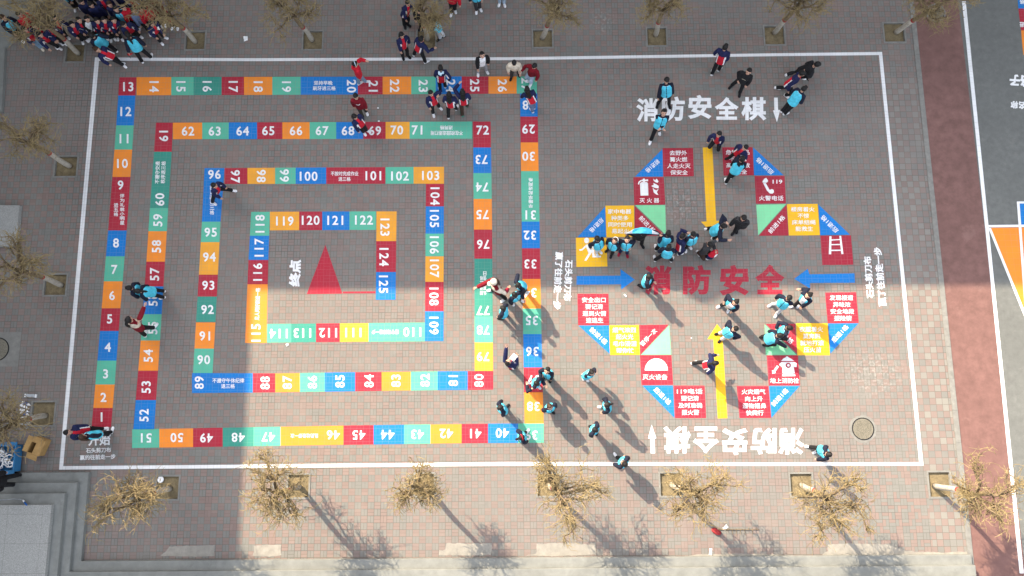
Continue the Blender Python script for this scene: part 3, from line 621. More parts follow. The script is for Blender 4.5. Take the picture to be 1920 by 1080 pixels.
bw = building('school_building', XW-11, XW, -34, YN-.02, 'cream four storey school building west of the yard, outside the picture', 'e')
def onroof(pxs, extra, dep, nm):                        # roof structures whose shadows bulge below the eaves shadow
    x0, x1 = float(at(pxs[0], 545)[0])-SHX*(1+extra/BH), float(at(pxs[1], 545)[0])-SHX*(1+extra/BH)
    g = Geo(); g.box(((x0+x1)/2-(-30+34)/2, -5.5+dep/2+.02, BH+extra/2), (x1-x0, dep, extra)); obj(nm, g.mesh(nm, MT['render_wall']), bn)
onroof((1290, 1432), .36, 2.2, 'roof_housing'); onroof((1186, 1212), .22, .8, 'roof_hatch'); onroof((1500, 1560), .12, 1.0, 'roof_hatch')
g = Geo(); g.tube([(0, 0, 0), (0, 0, .16)], [.6, .6], 12); o = obj('roof_tank', g.mesh('roof_tank', MT['frame_white']), bn, (float(at(1340, 545)[0])-SHX*1.06-2, -4.9, BH+.38))

# ------------------------------------------------------------------ tree pits
WHERE = ['below the crowd in the upper left', 'above number 17', 'above number 20', 'under two children above number 24', 'above number 28', 'above the upper fire title', 'above two boys in dark clothes', 'in the upper right corner by the kerb',
         'left of number 10', 'left of number 6', 'beside the bottles left of number 1', 'at the lower left below number 51', 'below number 46', 'below number 43', 'below number 39', 'below the small upward arrow', 'below the girl with the bun', 'in the lower right corner by the kerb']
for (x, y, hx, hy), wh in zip(PITW, WHERE):
    r = empty('tree_pit', (x, y, 0), 'square earth pit with stone rim '+wh, 'tree pit', 'tree pits')
    g = Geo(); k = .055
    for a, b in (((hx, hy), (hx-k, hy-k)),):
        o4 = [(-a[0], -a[1]), (a[0], -a[1]), (a[0], a[1]), (-a[0], a[1])]; i4 = [(-b[0], -b[1]), (b[0], -b[1]), (b[0], b[1]), (-b[0], b[1])]
        v = [(p[0], p[1], -.12) for p in o4]+[(p[0], p[1], .018) for p in o4]+[(p[0], p[1], .018) for p in i4]+[(p[0], p[1], -.12) for p in i4]
        f = []
        for q in (0, 4, 8): f += [(q+i, q+(i+1) % 4, q+4+(i+1) % 4, q+4+i) for i in range(4)]
        g.add(v, f)
    obj('stone_rim', g.mesh('stone_rim', MT['kerb']), r)
    rr = random.Random(int(x*100)); g = Geo(); n = 9; v = []; f = []
    for i in range(n):
        for j in range(n):
            v.append(((i/(n-1)*2-1)*(hx-k+.004), (j/(n-1)*2-1)*(hy-k+.004), -.062+rr.uniform(-.012, .012)+.03*math.exp(-((i-4)**2+(j-4)**2)/4)))
    f = [(i*n+j, (i+1)*n+j, (i+1)*n+j+1, i*n+j+1) for i in range(n-1) for j in range(n-1)]
    g.add(v, f); obj('soil', g.mesh('soil', MT['soil'], True), r)

# ------------------------------------------------------------------ bare curly trees, whitewashed trunks
def tree(base, crown, cr, seed, label, twigs=300, zf=1.9, zc=2.65, sq=1.0):
    rr = random.Random(seed); B = at(*base, -.05); Cc = at(*crown, zc)
    Fk = np.array([B[0]+(Cc[0]-B[0])*.62, B[1]+(Cc[1]-B[1])*.62, zf])
    r = empty('tree', B, label, 'tree', 'bare curly trees along the yard')
    def pt(t):
        p = (Fk-B)*t; return p+np.array([math.sin(t*5+seed)*.03, math.cos(t*4+seed)*.03, 0])*math.sin(t*math.pi)
    zb = 1.05/zf
    def seg(t0, t1, r0, r1, n, nm, mt):
        g = Geo(); k = 6
        g.tube([pt(t0+(t1-t0)*i/k) for i in range(k+1)], [r0+(r1-r0)*i/k for i in range(k+1)], n); return obj(nm, g.mesh(nm, mt, True), r)
    g = Geo()
    g.tube([pt(i/8) for i in range(9)], [.085-.022*i/8 for i in range(9)], 10)
    seg(.02, zb, .0885, .0755, 12, 'whitewash', MT['lime']); seg(zb-.005, zb+.03, .078, .0775, 12, 'red_band', MT['redband'])
    tips = []; loc = Fk-B
    nl = rr.randint(5, 7)
    def curve(p, d, L, k, wob, up):
        P = [p]; d = d/np.linalg.norm(d)
        for i in range(k):
            d = d+np.array([rr.gauss(0, wob), rr.gauss(0, wob), rr.gauss(0, wob)+up]); d /= np.linalg.norm(d); P.append(P[-1]+d*L/k)
        return P, d
    cen = Cc-B
    for i in range(nl):
        az = 2*math.pi*(i+rr.uniform(-.3, .3))/nl
        d = np.array([math.cos(az), math.sin(az)*sq, rr.uniform(.35, .85)])+(cen-loc)*.8
        P, dd = curve(loc, d, rr.uniform(.75, 1.15)*cr, 6, .24, .03)
        g.tube(P, [.046-.027*j/6 for j in range(7)], 6)
        tips += [(P[j], dd) for j in (2, 3, 4, 5, 6, 6)]
        for s_ in range(3):
            q = P[rr.randint(2, 5)]; d2 = np.array([rr.gauss(0, 1), rr.gauss(0, 1), rr.uniform(-.3, .7)])+(q-loc)*.9
            P2, dd2 = curve(q, d2, rr.uniform(.4, .7)*cr, 5, .42, .02)
            g.tube(P2, [.023-.010*j/5 for j in range(6)], 5); tips += [(x_, dd2) for x_ in P2[1:]]
    obj('trunk', g.mesh('trunk', MT['bark'], True), r)
    g = Geo(); mids = []
    for i in range(twigs):
        q, d0 = rr.choice(tips)
        out = q-cen; out[2] *= .6
        d = out/(np.linalg.norm(out)+.05)*.75+np.array([rr.gauss(0, .6), rr.gauss(0, .6), rr.gauss(.1, .45)])
        L = rr.uniform(.25, .65)*cr; P, dd = curve(q, d, L, 6, .36, .02)
        e = (P[-1]-cen); rad = math.hypot(e[0], e[1])
        if rad > cr*1.2: P = P[:4]
        n_ = len(P); r0 = rr.uniform(.0075, .0125)
        g.tube(P, [r0*(1-.55*j/(n_-1)) for j in range(n_)], 4, cap=False)
        for c_ in range(rr.randint(1, 2)):
            P2, _ = curve(P[rr.randint(1, n_-2)], dd+np.array([rr.gauss(0, .9), rr.gauss(0, .9), rr.gauss(0, .6)]), L*rr.uniform(.3, .6), 4, .35, .02)
            g.tube(P2, [.0085-.004*j/4 for j in range(5)], 3, cap=False)
    obj('crown', g.mesh('crown', MT['twig']), r)
T = [((148, 101), (72, 32), .95, 'bare tree over the crowd in the far upper left corner'), ((367, 79), (300, 12), .95, 'bare tree leaning over the right end of the crowd'), ((586, 76), (535, 10), .85, 'bare curly tree at the top edge above number 19'),
     ((801, 75), (788, 4), .85, 'bare tree held by a boy in a blue vest'), ((1016, 72), (1050, 8), .80, 'bare curly tree at the top edge above number 28'), ((1229, 66), (1246, 4), .85, 'bare curly tree at the top edge above the fire title'),
     ((1451, 62), (1508, 2), .85, 'bare curly tree at the top edge above the boys in dark jackets'), ((1679, 61), (1768, 8), .92, 'bare tree leaning over the red path in the upper right'),
     ((132, 312), (22, 250), .85, 'bare curly tree at the left edge beside numbers 10 and 11'), ((116, 535), (14, 495), .95, 'bare curly tree at the left edge beside numbers 6 and 7'), ((86, 779), (2, 800), .95, 'bare tree at the left edge above the blue cart'),
     ((319, 916), (235, 938), .98, 'yellowish bare tree beside the corner of the grey steps'), ((561, 912), (510, 928), 1.02, 'bare tree in the lower row below number 46'), ((797, 909), (776, 916), .78, 'small bare tree in the lower row below number 43'),
     ((1029, 909), (1056, 924), 1.08, 'wide bare tree in the lower row below number 39'), ((1258, 908), (1318, 934), .95, 'bare tree in the lower row below the small upward arrow'), ((1502, 909), (1568, 946), 1.02, 'bare tree in the lower row below the girl with the bun'),
     ((1752, 911), (1866, 936), .92, 'bare tree leaning over the red path in the lower right')]
for i, (b, c, cr, lb) in enumerate(T): tree(b, c, cr*1.17, 11+i*7, lb, 310 if i > 10 else 270)

# ------------------------------------------------------------------ small things lying about
def simple(name, g, mats, loc, label, cat, group=None, smooth=False):
    return tag(obj(name, g.mesh(name, mats, smooth), None, loc), label, cat, group)
MT['white_plain'] = flat_mat('white_paper', (.78, .78, .78), 12, .06)
MT['card'] = flat_mat('brown_cardboard', (.36, .22, .085), 9, .18); MT['card_in'] = flat_mat('cardboard_inside', (.25, .15, .06), 9, .2)
MT['bluebox'] = flat_mat('blue_plastic', (.03, .16, .34), 6, .15, rough=.45); MT['deepblue'] = flat_mat('deep_blue', (.01, .09, .33), 9, .2, rough=.5)
MT['iron'] = flat_mat('cast_iron', (.17, .155, .12), 30, .4, rough=.6, bumps=.6)
MT['black'] = flat_mat('black_stuff', (.012, .012, .014), 9, .3); MT['film'] = flat_mat('grey_film', (.36, .38, .40), 14, .3, rough=.3)

for (px_, py_, rp, lb, sq_) in ((1618, 804, 21, 'round cast iron manhole cover near the right border line', 0), (-5, 655, 23, 'dark manhole cover cut by the left edge of the picture', 1), (1755, 24, 17, 'manhole cover in the red path under the upper right tree', 0)):
    p = at(px_, py_); rad = rp/60.5; r = empty('manhole', p, lb, 'manhole')
    g = Geo()
    if sq_: g.prism([(-.55, -.55), (.72, -.55), (.72, .55), (-.55, .55)], -.02, .006)
    else:
        rq = random.Random(3); g.prism([(rad*1.22*math.cos(t*.1745)*rq.uniform(.94, 1.06), rad*1.22*math.sin(t*.1745)*rq.uniform(.94, 1.06)) for t in range(36)], -.02, .005)
    obj('surround', g.mesh('surround', MT['kerb']), r)
    g = Geo(); n = 40; v = []; f = []
    for a, z in ((rad, .004), (rad, .016), (rad*.92, .016), (rad*.92, .009)): v += [(a*math.cos(2*math.pi*j/n), a*math.sin(2*math.pi*j/n), z) for j in range(n)]
    for q in range(3): f += [(q*n+j, q*n+(j+1) % n, (q+1)*n+(j+1) % n, (q+1)*n+j) for j in range(n)]
    g.add(v, f); obj('rim', g.mesh('rim', MT['black']), r)
    g = Geo(); g.prism([(rad*.915*math.cos(2*math.pi*j/n), rad*.915*math.sin(2*math.pi*j/n)) for j in range(n)], -.01, .0095)
    for i in range(-6, 7):
        for j in range(-6, 7):
            q = rad*.13; x, y = i*q, j*q
            if math.hypot(x, y) < rad*.78: g.box((x, y, .012), (q*.6, q*.34, .006), 0, (i+j) % 2*math.pi/2)
    obj('cover', g.mesh('cover', MT['iron']), r)

# cardboard box, open, with flaps
a, b = at(68, 840), at(90, 832); p = at(80, 836); r = empty('cardboard_box', p, 'open brown cardboard box standing beside the blue cart', 'box', None, R(-20))
g = Geo(); W, D, H_ = .36, .50, .34
for s_ in (-1, 1):
    g.box((s_*W/2, 0, H_/2), (.012, D, H_)); g.box((0, s_*(D/2-.006), H_/2), (W-.013, .012, H_))
g.box((0, 0, .008), (W-.014, D-.026, .012)); obj('body', g.mesh('body', MT['card']), r)
for (c, d, ax, an) in (((-W/2-.07, 0, H_+.02), (.15, D*.98, .008), 'Y', .25), ((W/2-.07, .0, H_+.012), (.24, D*.96, .008), 'Y', .08), ((0, -D/2-.085, H_-.03), (W*.95, .18, .008), 'X', .35), ((0, D/2-.06, H_+.03), (W*.9, .17, .008), 'X', -.1)):
    g = Geo(); g.box((0, 0, 0), d); o = obj('flap', g.mesh('flap', MT['card']), r, c); setattr(o.rotation_euler, ax.lower(), an)

# blue cart with white cords and a blue bag
p = at(14, 858); r = empty('cart', p, 'blue flat cart at the left edge loaded with white cords', 'cart')
g = Geo(); W, D, H_ = 1.02, .80, .42
g.box((0, 0, .12), (W, D, .04)); 
for s_ in (-1, 1): g.box((s_*(W/2-.02), 0, .28), (.04, D, .28)); g.box((0, s_*(D/2-.02), .28), (W-.084, .04, .28))
for s_ in (-1, 1): g.box((0, s_*(D/2+.045), .40), (W+.02, .09, .03))
obj('tray', g.mesh('tray', MT['bluebox']), r)
for sx in (-1, 1):
    for sy in (-1, 1):
        g = Geo(); g.tube([(-.02, 0, 0), (.02, 0, 0)], [.055, .055], 14); obj('wheel', g.mesh('wheel', MT['black']), r, (sx*.40, sy*.3, .055))
rr = random.Random(8); g = Geo()
for i in range(26):
    c = np.array([rr.uniform(-.38, .38), rr.uniform(-.22, .28), .30+rr.uniform(0, .12)]); n = 18; rad = rr.uniform(.09, .2); ph = rr.uniform(0, 6); ar = rr.uniform(2.5, 6)
    P = [c+np.array([rad*math.cos(ph+ar*j/n), rad*math.sin(ph+ar*j/n), .05*math.sin(j)]) for j in range(n)]
    P = [np.array([max(-.45, min(.45, q[0])), max(-.33, min(.34, q[1])), q[2]]) for q in P]; g.tube(P, [.019]*n, 6)
simple('cord_heap', g, MT['white_plain'], p, 'tangled heap of white cords lying in the blue cart', 'cord heap', None, True)
g = Geo(); g.ell((0, 0, 0), ((.24, .04, 0), (-.03, .14, 0), (0, 0, .1)), 16, 10, 0, .07, rr)
o = simple('blue_bag', g, MT['deepblue'], p+np.array([-.20, -.26, .46]), 'soft blue bag lying on the white cords in the cart', 'bag', None, True)
g = Geo(); g.tube([(.2, -.05, .05), (.3, 0, .06), (.33, .08, .04), (.25, .14, .03), (.15, .1, .06)], [.012]*5, 6); obj('handle', g.mesh('handle', MT['black'], True), o)

# white bottles with blue labels beside the left pit, wrapped bundle
BPOS = [((-10, 0), 0), ((0, 5), 1), ((6, 10), 0), ((-6, -7), 0), ((-2, 16), 0), ((4, -14), 1)]
for i, ((dx, dy), bl) in enumerate([((48, 757), 1), ((46, 763), 0), ((45, 770), 0), ((47, 776), 1), ((44, 783), 0), ((42, 789), 0)]):
    p = at(dx+3, dy); g = Geo(); L = .30
    g.tube([(-L/2, 0, 0), (-L/2+.01, 0, 0), (L/2-.08, 0, 0), (L/2-.04, 0, 0), (L/2, 0, 0)], [.028, .042, .042, .018, .018], 12)
    o = simple('bottle', g, MT['white_plain'], p+np.array([0, 0, .042+.03*(i % 2)]), ['white bottle with blue wrapper, uppermost of the heap by the left pit', 'plain white bottle, second from the top of the heap', 'plain white bottle in the middle of the heap, above a blue one', 'white bottle with blue wrapper, lower in the heap by the left pit', 'plain white bottle just below the lower blue one', 'plain white bottle at the bottom of the heap beside the trunk'][i], 'bottle', 'bottles heaped beside the left tree pit', True)
    o.rotation_euler.z = R(-22+i*3-(i % 2)*6)
    if bl:
        g = Geo(); g.tube([(-.07, 0, 0), (.05, 0, 0)], [.0435, .0435], 12, cap=False); obj('wrapper', g.mesh('wrapper', MT['deepblue'], True), o)
g = Geo(); g.box((0, 0, .03), (.30, .10, .06)); o = simple('packet', g, MT['film'], at(59, 742), 'flat grey packet with white ends above the bottles', 'packet'); o.rotation_euler.z = R(-3)
for s_ in (-1, 1):
    g = Geo(); g.box((s_*.165, 0, .031), (.03, .104, .062)); obj('end', g.mesh('end', MT['white_plain']), o)
rr = random.Random(5); g = Geo()
for i in range(9):
    c = np.array([rr.uniform(-.16, .16), rr.uniform(-.10, .10), .03+rr.uniform(0, .05)]); g.ell(c, ((rr.uniform(.05, .1), rr.uniform(-.04, .04), 0), (rr.uniform(-.03, .03), rr.uniform(.02, .05), 0), (0, 0, .02)), 8, 5, 0, .2, rr)
simple('plastic_wrap', g, MT['film'], at(47, 797), 'crumpled grey plastic wrap below the bottles by the left pit', 'plastic wrap')

# white lid in the pit, papers, cable, twig, red cloth
g = Geo(); n = 20; g.tube([(0, 0, 0), (0, 0, .012), (0, 0, .02)], [.10, .10, .085], n)
o = simple('round_lid', g, MT['white_plain'], at(302, 899, -.045)+np.array([0, 0, .03]), 'round white lid lying in the lower left tree pit', 'lid')
g = Geo(); g.tube([(0, 0, 0), (0, 0, .006)], [.018, .018], 8); obj('knob', g.mesh('knob', MT['black']), o, (0, -.01, .02))
for i, (x, y, w_, h_, a, wh) in enumerate(((461, 73, .13, .17, 10, 'on the shaded paving above number 18'), (1360, 989, .16, .10, 40, 'beside the dry twig in the lower part'), (1332, 1034, .08, .18, -8, 'at the foot of the long step'), (539, 646.5, .09, .08, 30, 'below numbers 113 and 114'),
                                    (709, 203, .05, .04, 0, 'between numbers 21 and 69'), (710.5, 227.5, .06, .04, 0, 'on the upper edge of number 69'), (1172, 554, .04, .10, 40, 'right of the 安全出口 square'), (1296, 634, .04, .04, 0, 'left of the lower yellow arrow'))):
    rr = random.Random(i); g = Geo(); nn = 4; v = []; f = []
    for u in range(nn):
        for t in range(nn): v.append(((u/(nn-1)-.5)*w_*(1+.15*rr.uniform(-1, 1)), (t/(nn-1)-.5)*h_*(1+.15*rr.uniform(-1, 1)), .012+rr.uniform(0, .022)))
    f = [(u*nn+t, (u+1)*nn+t, (u+1)*nn+t+1, u*nn+t+1) for u in range(nn-1) for t in range(nn-1)]; g.add(v, f)
    o = simple('paper_scrap', g, MT['white_plain'], at(x, y), 'small white paper scrap '+wh, 'paper', 'scraps of white paper on the ground'); o.rotation_euler.z = R(a)
P = [at(-30, 938.5, 3*ST+.02), at(10, 937, 3*ST+.02), at(25, 935.5, 3*ST+.02), at(38, 936, 3*ST+.02), at(43, 938, 3*ST+.03), at(50, 947, 4*ST+.03)]
c0 = P[2]; g = Geo(); g.tube([q-c0 for q in P[:5]], [.011]*5, 7, mi=0); g.tube([P[4]-c0, (P[4]*.6+P[5]*.4)-c0], [.026, .026], 8, mi=1); g.tube([(P[4]*.6+P[5]*.4)-c0, P[5]-c0], [.026, .02], 8, mi=2)
simple('cable', g, [MT['film'], MT['white_plain'], MT['deepblue']], c0, 'thin pale cable with white and blue plug lying on the upper step', 'cable', None, True)
rr = random.Random(9); c0 = at(1385, 993); g = Geo(); P = [at(1347+i*9.6, 993+rr.uniform(-.5, .5), .03)-c0 for i in range(9)]; g.tube(P, [.014-.0008*i for i in range(9)], 5)
for i in range(10):
    q = at(1350+i*7.6, 993, .03)-c0; d = rr.choice((-1, 1))*rr.uniform(.06, .2); g.tube([q, q+np.array([rr.uniform(-.02, .03), d, .02])], [.009, .005], 4)
simple('dry_branch', g, MT['bark'], c0, 'thin dark dry branch with side twigs lying on the paving', 'branch')
rr = random.Random(2); g = Geo(); g.ell((0, 0, .05), ((.14, -.08, 0), (.04, .07, 0), (0, 0, .06)), 14, 8, 0, .16, rr)
simple('red_cloth', g, MT['redband'], at(1342, 996), 'dark red crumpled cloth on the ground beside the dry branch', 'cloth', None, True)
# ------------------------------------------------------------------ people
def cloth(name, c, var=.18, rough=.85):
    k = NT(name); k.col(k.mix(k.ramp(k.noise(9, 4), .35, .65), tuple(v*(1-var) for v in c), tuple(v*(1+var) for v in c)))
    k.b.inputs['Roughness'].default_value = rough; k.bump(k.noise(14, 3, .6), .55, .02); return k.mat
CL = {'navy': (.012, .016, .060), 'red': (.50, .012, .028), 'maroon': (.17, .006, .014), 'cyan': (.075, .50, .66), 'black': (.011, .011, .013), 'white': (.74, .73, .74), 'grey': (.26, .27, .29), 'lgrey': (.50, .52, .55),
      'jeans': (.17, .26, .36), 'ljeans': (.33, .42, .52), 'cream': (.62, .54, .43), 'camo': (.035, .035, .028), 'brown': (.045, .026, .018), 'dblue': (.010, .013, .028), 'pblue': (.50, .68, .78), 'orange': (.55, .13, .03), 'slate': (.12, .16, .26), 'wine': (.25, .012, .03), 'greensh': (.05, .2, .14), 'charcoal': (.035, .035, .038)}
CM = {k: cloth('cloth_'+k, v) for k, v in CL.items()}
MT['skin'] = flat_mat('skin', (.52, .31, .225), 18, .08, rough=.6, bumps=0)
MT['lips'] = flat_mat('lips', (.36, .12, .10), 20, .1, bumps=0); MT['eye'] = flat_mat('eye_dark', (.02, .015, .012), 20, .1, bumps=0)
HM = {'black': flat_mat('hair_black', (.011, .010, .010), 40, .5, rough=.5, bumps=.7), 'brown': flat_mat('hair_brown', (.045, .022, .012), 40, .5, rough=.5, bumps=.7)}
def nrm(v): return v/(np.linalg.norm(v)+1e-9)
PEOPLE = []; RAW = []       # RAW: (key, temporary object)
def ik(a, b, l1, l2, pole):
    d = b-a; L = np.linalg.norm(d); u = d/(L+1e-9)
    if L >= (l1+l2)*.995: return a+d*(l1/(l1+l2))
    x = (l1*l1-l2*l2+L*L)/(2*L); h = math.sqrt(max(1e-6, l1*l1-x*x)); p = pole-u*(pole@u)
    return a+u*x+nrm(p)*h
def P(label, head, feet=None, face=270, H=1.42, hz=None, pitch=0, hands=(), fit='uni', hair='short', tilt=0, z0=0.0, lift=0.0, fd=None, group='pupils and teachers in the yard', wide=1.0, **ov):
    o = dict(uni=dict(jacket='uni', trousers='black', shoes='white', vest=None), vest=dict(jacket='dblue', trousers='black', shoes='white', vest='cyan')).get(fit, dict(jacket=fit, trousers='black', shoes='white', vest=None))
    o.update(ov)
    if hz is None: hz = H
    f3 = np.array([math.cos(R(face)), math.sin(R(face)), 0])
    hc = at(head[0], head[1], z0+hz-.105*H/1.42)
    rt0 = np.array([f3[1], -f3[0], 0])
    if feet is None:
        rr = random.Random(label); sp = rr.uniform(.06, .1); st = rr.uniform(-.12, .12)
        F = [np.array([hc[0], hc[1], z0])+rt0*s*sp+f3*s*st-f3*.03 for s in (-1, 1)]
    else:
        if len(feet) == 1: c = at(*feet[0], z0); F = [c-rt0*.08, c+rt0*.08]
        else: F = [at(*q, z0) for q in feet]
        F = [p+f3*(-.03) for p in F]
    if (F[0]-F[1])@rt0 > 0: F = F[::-1]                    # left, right
    if fit == '': pass
    s = H/1.42
    ank = [p+np.array([0, 0, .075*s]) for p in F]
    if lift: ank[0 if lift < 0 else 1][2] += abs(lift)
    mid = (F[0]+F[1])/2
    N = hc+np.array([0, 0, -.165*s]); N[:2] += (mid-hc)[:2]*.14
    Pv = np.array([*(mid[:2]*.62+N[:2]*.38), 0.0]); tl = .40*s
    dx = (N-Pv)[:2]; L = np.hypot(*dx)
    if L > tl*.9: Pv[:2] = N[:2]-dx/L*tl*.9; L = tl*.9
    Pv[2] = N[2]-math.sqrt(tl*tl-L*L)
    Pv[2] = min(max(Pv[2], z0+.42*s), z0+.76*s)
    up = nrm(N-Pv); fw = nrm(f3-up*(f3@up)); rt = np.cross(fw, up)
    hip = [Pv-rt*.075*s*wide-up*.03, Pv+rt*.075*s*wide-up*.03]
    knee = [ik(hip[i], ank[i], .335*s, .315*s, f3*1.0+rt0*(.25*(2*i-1))) for i in (0, 1)]
    sh = [N-rt*.150*s-up*.055*s, N+rt*.150*s-up*.055*s]
    hd = [sh[i]+np.array([0, 0, -.46*s])+rt0*(2*i-1)*.045*s+f3*(.06+.07*math.sin(i*3+head[0]))*s+up*0 for i in (0, 1)]
    tgt = [at(*h) if len(h) == 3 else None for h in hands]
    free = [0, 1]
    for t in tgt:
        i = min(free, key=lambda q: np.linalg.norm(sh[q]-t)); free.remove(i)
        d = t-sh[i]; m = .50*s
        if np.linalg.norm(d) > m: t = sh[i]+d/np.linalg.norm(d)*m
        hd[i] = t
    elb = [ik(sh[i], hd[i], .245*s, .235*s, -f3*.8+rt0*(2*i-1)*.6+np.array([0, 0, -.5])) for i in (0, 1)]
    # head frame
    pr = R(pitch); hf = nrm(fw*math.cos(pr)+np.array([0, 0, 1])*math.sin(pr)); hf0 = nrm(f3*math.cos(pr)+np.array([0, 0, 1])*math.sin(pr)); hf = hf0
    hr = rt0; hu = np.cross(hr, hf)
    pid = len(PEOPLE); base = np.array([mid[0], mid[1], z0])
    def raw(key, g, vox, sm=3):
        me = g.mesh('raw', MT['skin'], origin=base); t = bpy.data.objects.new('raw', me); C.objects.link(t)
        md = t.modifiers.new('r', 'REMESH'); md.mode = 'VOXEL'; md.voxel_size = vox; md.use_smooth_shade = True
        if sm: ms = t.modifiers.new('s', 'SMOOTH'); ms.iterations = sm; ms.factor = .5
        RAW.append((pid, key, t))
    # body: skin
    g = Geo()
    g.ell(hc, (hr*.079*s, hf*.092*s, hu*.112*s), 14, 10); g.ell(hc-hu*.055*s+hf*.022*s, (hr*.056*s, hf*.060*s, hu*.058*s), 12, 8)
    g.ell(hc+hf*.090*s-hu*.020*s, (hr*.014*s, hf*.022*s, hu*.022*s), 8, 6)
    for i in (-1, 1): g.ell(hc+hr*i*.078*s-hu*.012*s-hf*.005*s, (hr*.014*s, hf*.020*s, hu*.030*s), 8, 6)
    g.tube([N-up*.03*s, hc-hu*.05*s-hf*.012*s], [.045*s, .043*s], 10)
    g.tube([Pv-up*.05*s, Pv+up*.14*s, Pv+up*.28*s, N-up*.05*s, N], [(.11*s, .07*s), (.10*s, .07*s), (.12*s, .075*s), (.11*s, .055*s), (.045*s, .04*s)], 12, side=rt)
    for i in (0, 1):
        g.tube([hip[i]+up*.04, hip[i], knee[i], ank[i]], [.06*s, .062*s, .044*s, .032*s], 10)
        g.tube([N*.75+sh[i]*.25-up*.02, sh[i], elb[i], hd[i]], [.04*s, .040*s, .030*s, .023*s], 10)
        a = nrm(hd[i]-elb[i]); g.ell(hd[i]+a*.045*s, (a*.048*s, nrm(np.cross(a, up+.01))*.034*s, nrm(np.cross(a, np.cross(a, up+.01)))*.016*s), 10, 7)
    raw('body', g, .0135*s, 2)
    # jacket
    cj = .028*s if o['jacket'] not in ('puffer', 'cream') else .042*s
    g = Geo(); w_ = wide
    g.tube([Pv-up*.135*s, Pv-up*.03*s, Pv+up*.12*s, Pv+up*.25*s, N-up*.075*s, N-up*.035*s, N+up*.015*s], [((.135*w_)*s+cj, .092*s+cj), (.137*w_*s+cj, .094*s+cj), (.132*s*w_+cj, .092*s+cj), (.145*s*w_+cj, .097*s+cj), (.140*s+cj, .080*s+cj), (.10*s+cj, .062*s+cj), (.050*s+cj, .046*s+cj)], 18, side=rt)
    for i in (0, 1):
        wr = hd[i]-nrm(hd[i]-elb[i])*.012*s
        g.tube([N*.6+sh[i]*.4-up*.03*s, sh[i], sh[i]*.5+elb[i]*.5, elb[i], elb[i]*.45+wr*.55, wr], [.060*s+cj*.4, .064*s+cj*.5, .060*s+cj*.5, .056*s+cj*.5, .052*s+cj*.45, .044*s+cj*.25], 12)
    raw('jacket', g, .0145*s, 4)
    # trousers
    g = Geo(); g.tube([Pv+up*.06*s, Pv-up*.02*s, Pv-up*.10*s], [(.125*s, .085*s), (.138*s, .098*s), (.10*s, .085*s)], 16, side=rt)
    for i in (0, 1):
        g.tube([hip[i], hip[i]*.6+knee[i]*.4, knee[i], knee[i]*.5+ank[i]*.5, ank[i]+np.array([0, 0, -.03*s])], [.082*s, .078*s, .066*s, .062*s, .060*s], 12)
    raw('trousers', g, .0145*s, 4)
    if o['vest']:
        g = Geo(); e = cj+.014*s
        g.tube([Pv-up*.115*s, Pv-up*.01*s, Pv+up*.12*s, Pv+up*.25*s, N-up*.085*s, N-up*.045*s, N-up*.018*s], [(.137*s+e, .093*s+e), (.138*s+e, .096*s+e), (.134*s+e, .094*s+e), (.147*s+e, .099*s+e), (.146*s+e, .084*s+e), (.115*s+e, .068*s+e), (.066*s+e, .052*s+e)], 20, side=rt)
        raw('vest', g, .0145*s, 3)
    # hair
    rr = random.Random(pid); g = Geo()
    hcx = hc+hu*.022*s-hf*.020*s
    g.ell(hcx, (hr*.089*s, hf*.094*s, hu*.104*s), 14, 10, 0, .03, rr)
    g.ell(hc+hu*.075*s+hf*.045*s, (hr*.066*s, hf*.044*s, hu*.036*s), 10, 7)
    if hair in ('long', 'half'):
        q = [hc+hu*.02*s-hf*.06*s, hc-hu*.07*s-hf*.085*s, N-up*.06*s-fw*.115*s, N-up*(.20 if hair == 'long' else .10)*s-fw*.135*s]
        g.tube(q, [(.075*s, .045*s), (.085*s, .045*s), (.080*s, .035*s), (.045*s, .022*s)], 12, side=hr)
        for i in (-1, 1): g.tube([hc+hr*i*.07*s, hc+hr*i*.082*s-hu*.09*s-hf*.02*s], [.03*s, .022*s], 8)
    if hair == 'tail':
        q = [hc+hu*.055*s-hf*.085*s, hc+hu*.045*s-hf*.135*s, hc-hu*.03*s-hf*.165*s, N-up*.02*s-fw*.155*s, N-up*.11*s-fw*.15*s]
        g.tube(q, [.030*s, .040*s, .042*s, .036*s, .014*s], 10)
    if hair == 'bun': g.ell(hc+hu*.095*s-hf*.065*s, (hr*.042*s, hf*.042*s, hu*.042*s), 10, 8, 0, .06, rr)
    raw('hair', g, .011*s, 2)
    if o.get('hood'):
        g = Geo(); q = [N+up*.01*s-fw*.03*s-rt*.07*s, N-up*.02*s-fw*.10*s-rt*.055*s, N-up*.05*s-fw*.125*s, N-up*.02*s-fw*.10*s+rt*.055*s, N+up*.01*s-fw*.03*s+rt*.07*s]
        g.tube(q, [.035*s, .05*s, .058*s, .05*s, .035*s], 10); raw('hood', g, .013*s, 3)
    if o.get('cap'):
        g = Geo(); g.ell(hc+hu*.045*s-hf*.008*s, (hr*.098*s, hf*.102*s, hu*.088*s), 16, 10); g.ell(hc+hu*.04*s+hf*.12*s, (hr*.075*s, hf*.07*s, hu*.014*s), 12, 7); raw('cap', g, .012*s, 2)
    PEOPLE.append(dict(label=label, base=base, s=s, hc=hc, hf=hf, hr=hr, hu=hu, N=N, P=Pv, up=up, fw=fw, rt=rt, sh=sh, el=elb, hd=hd, F=F, ank=ank, f3=f3, rt0=rt0, o=o, group=group, hair=hair, fd=fd, lift=lift, pitch=pitch))

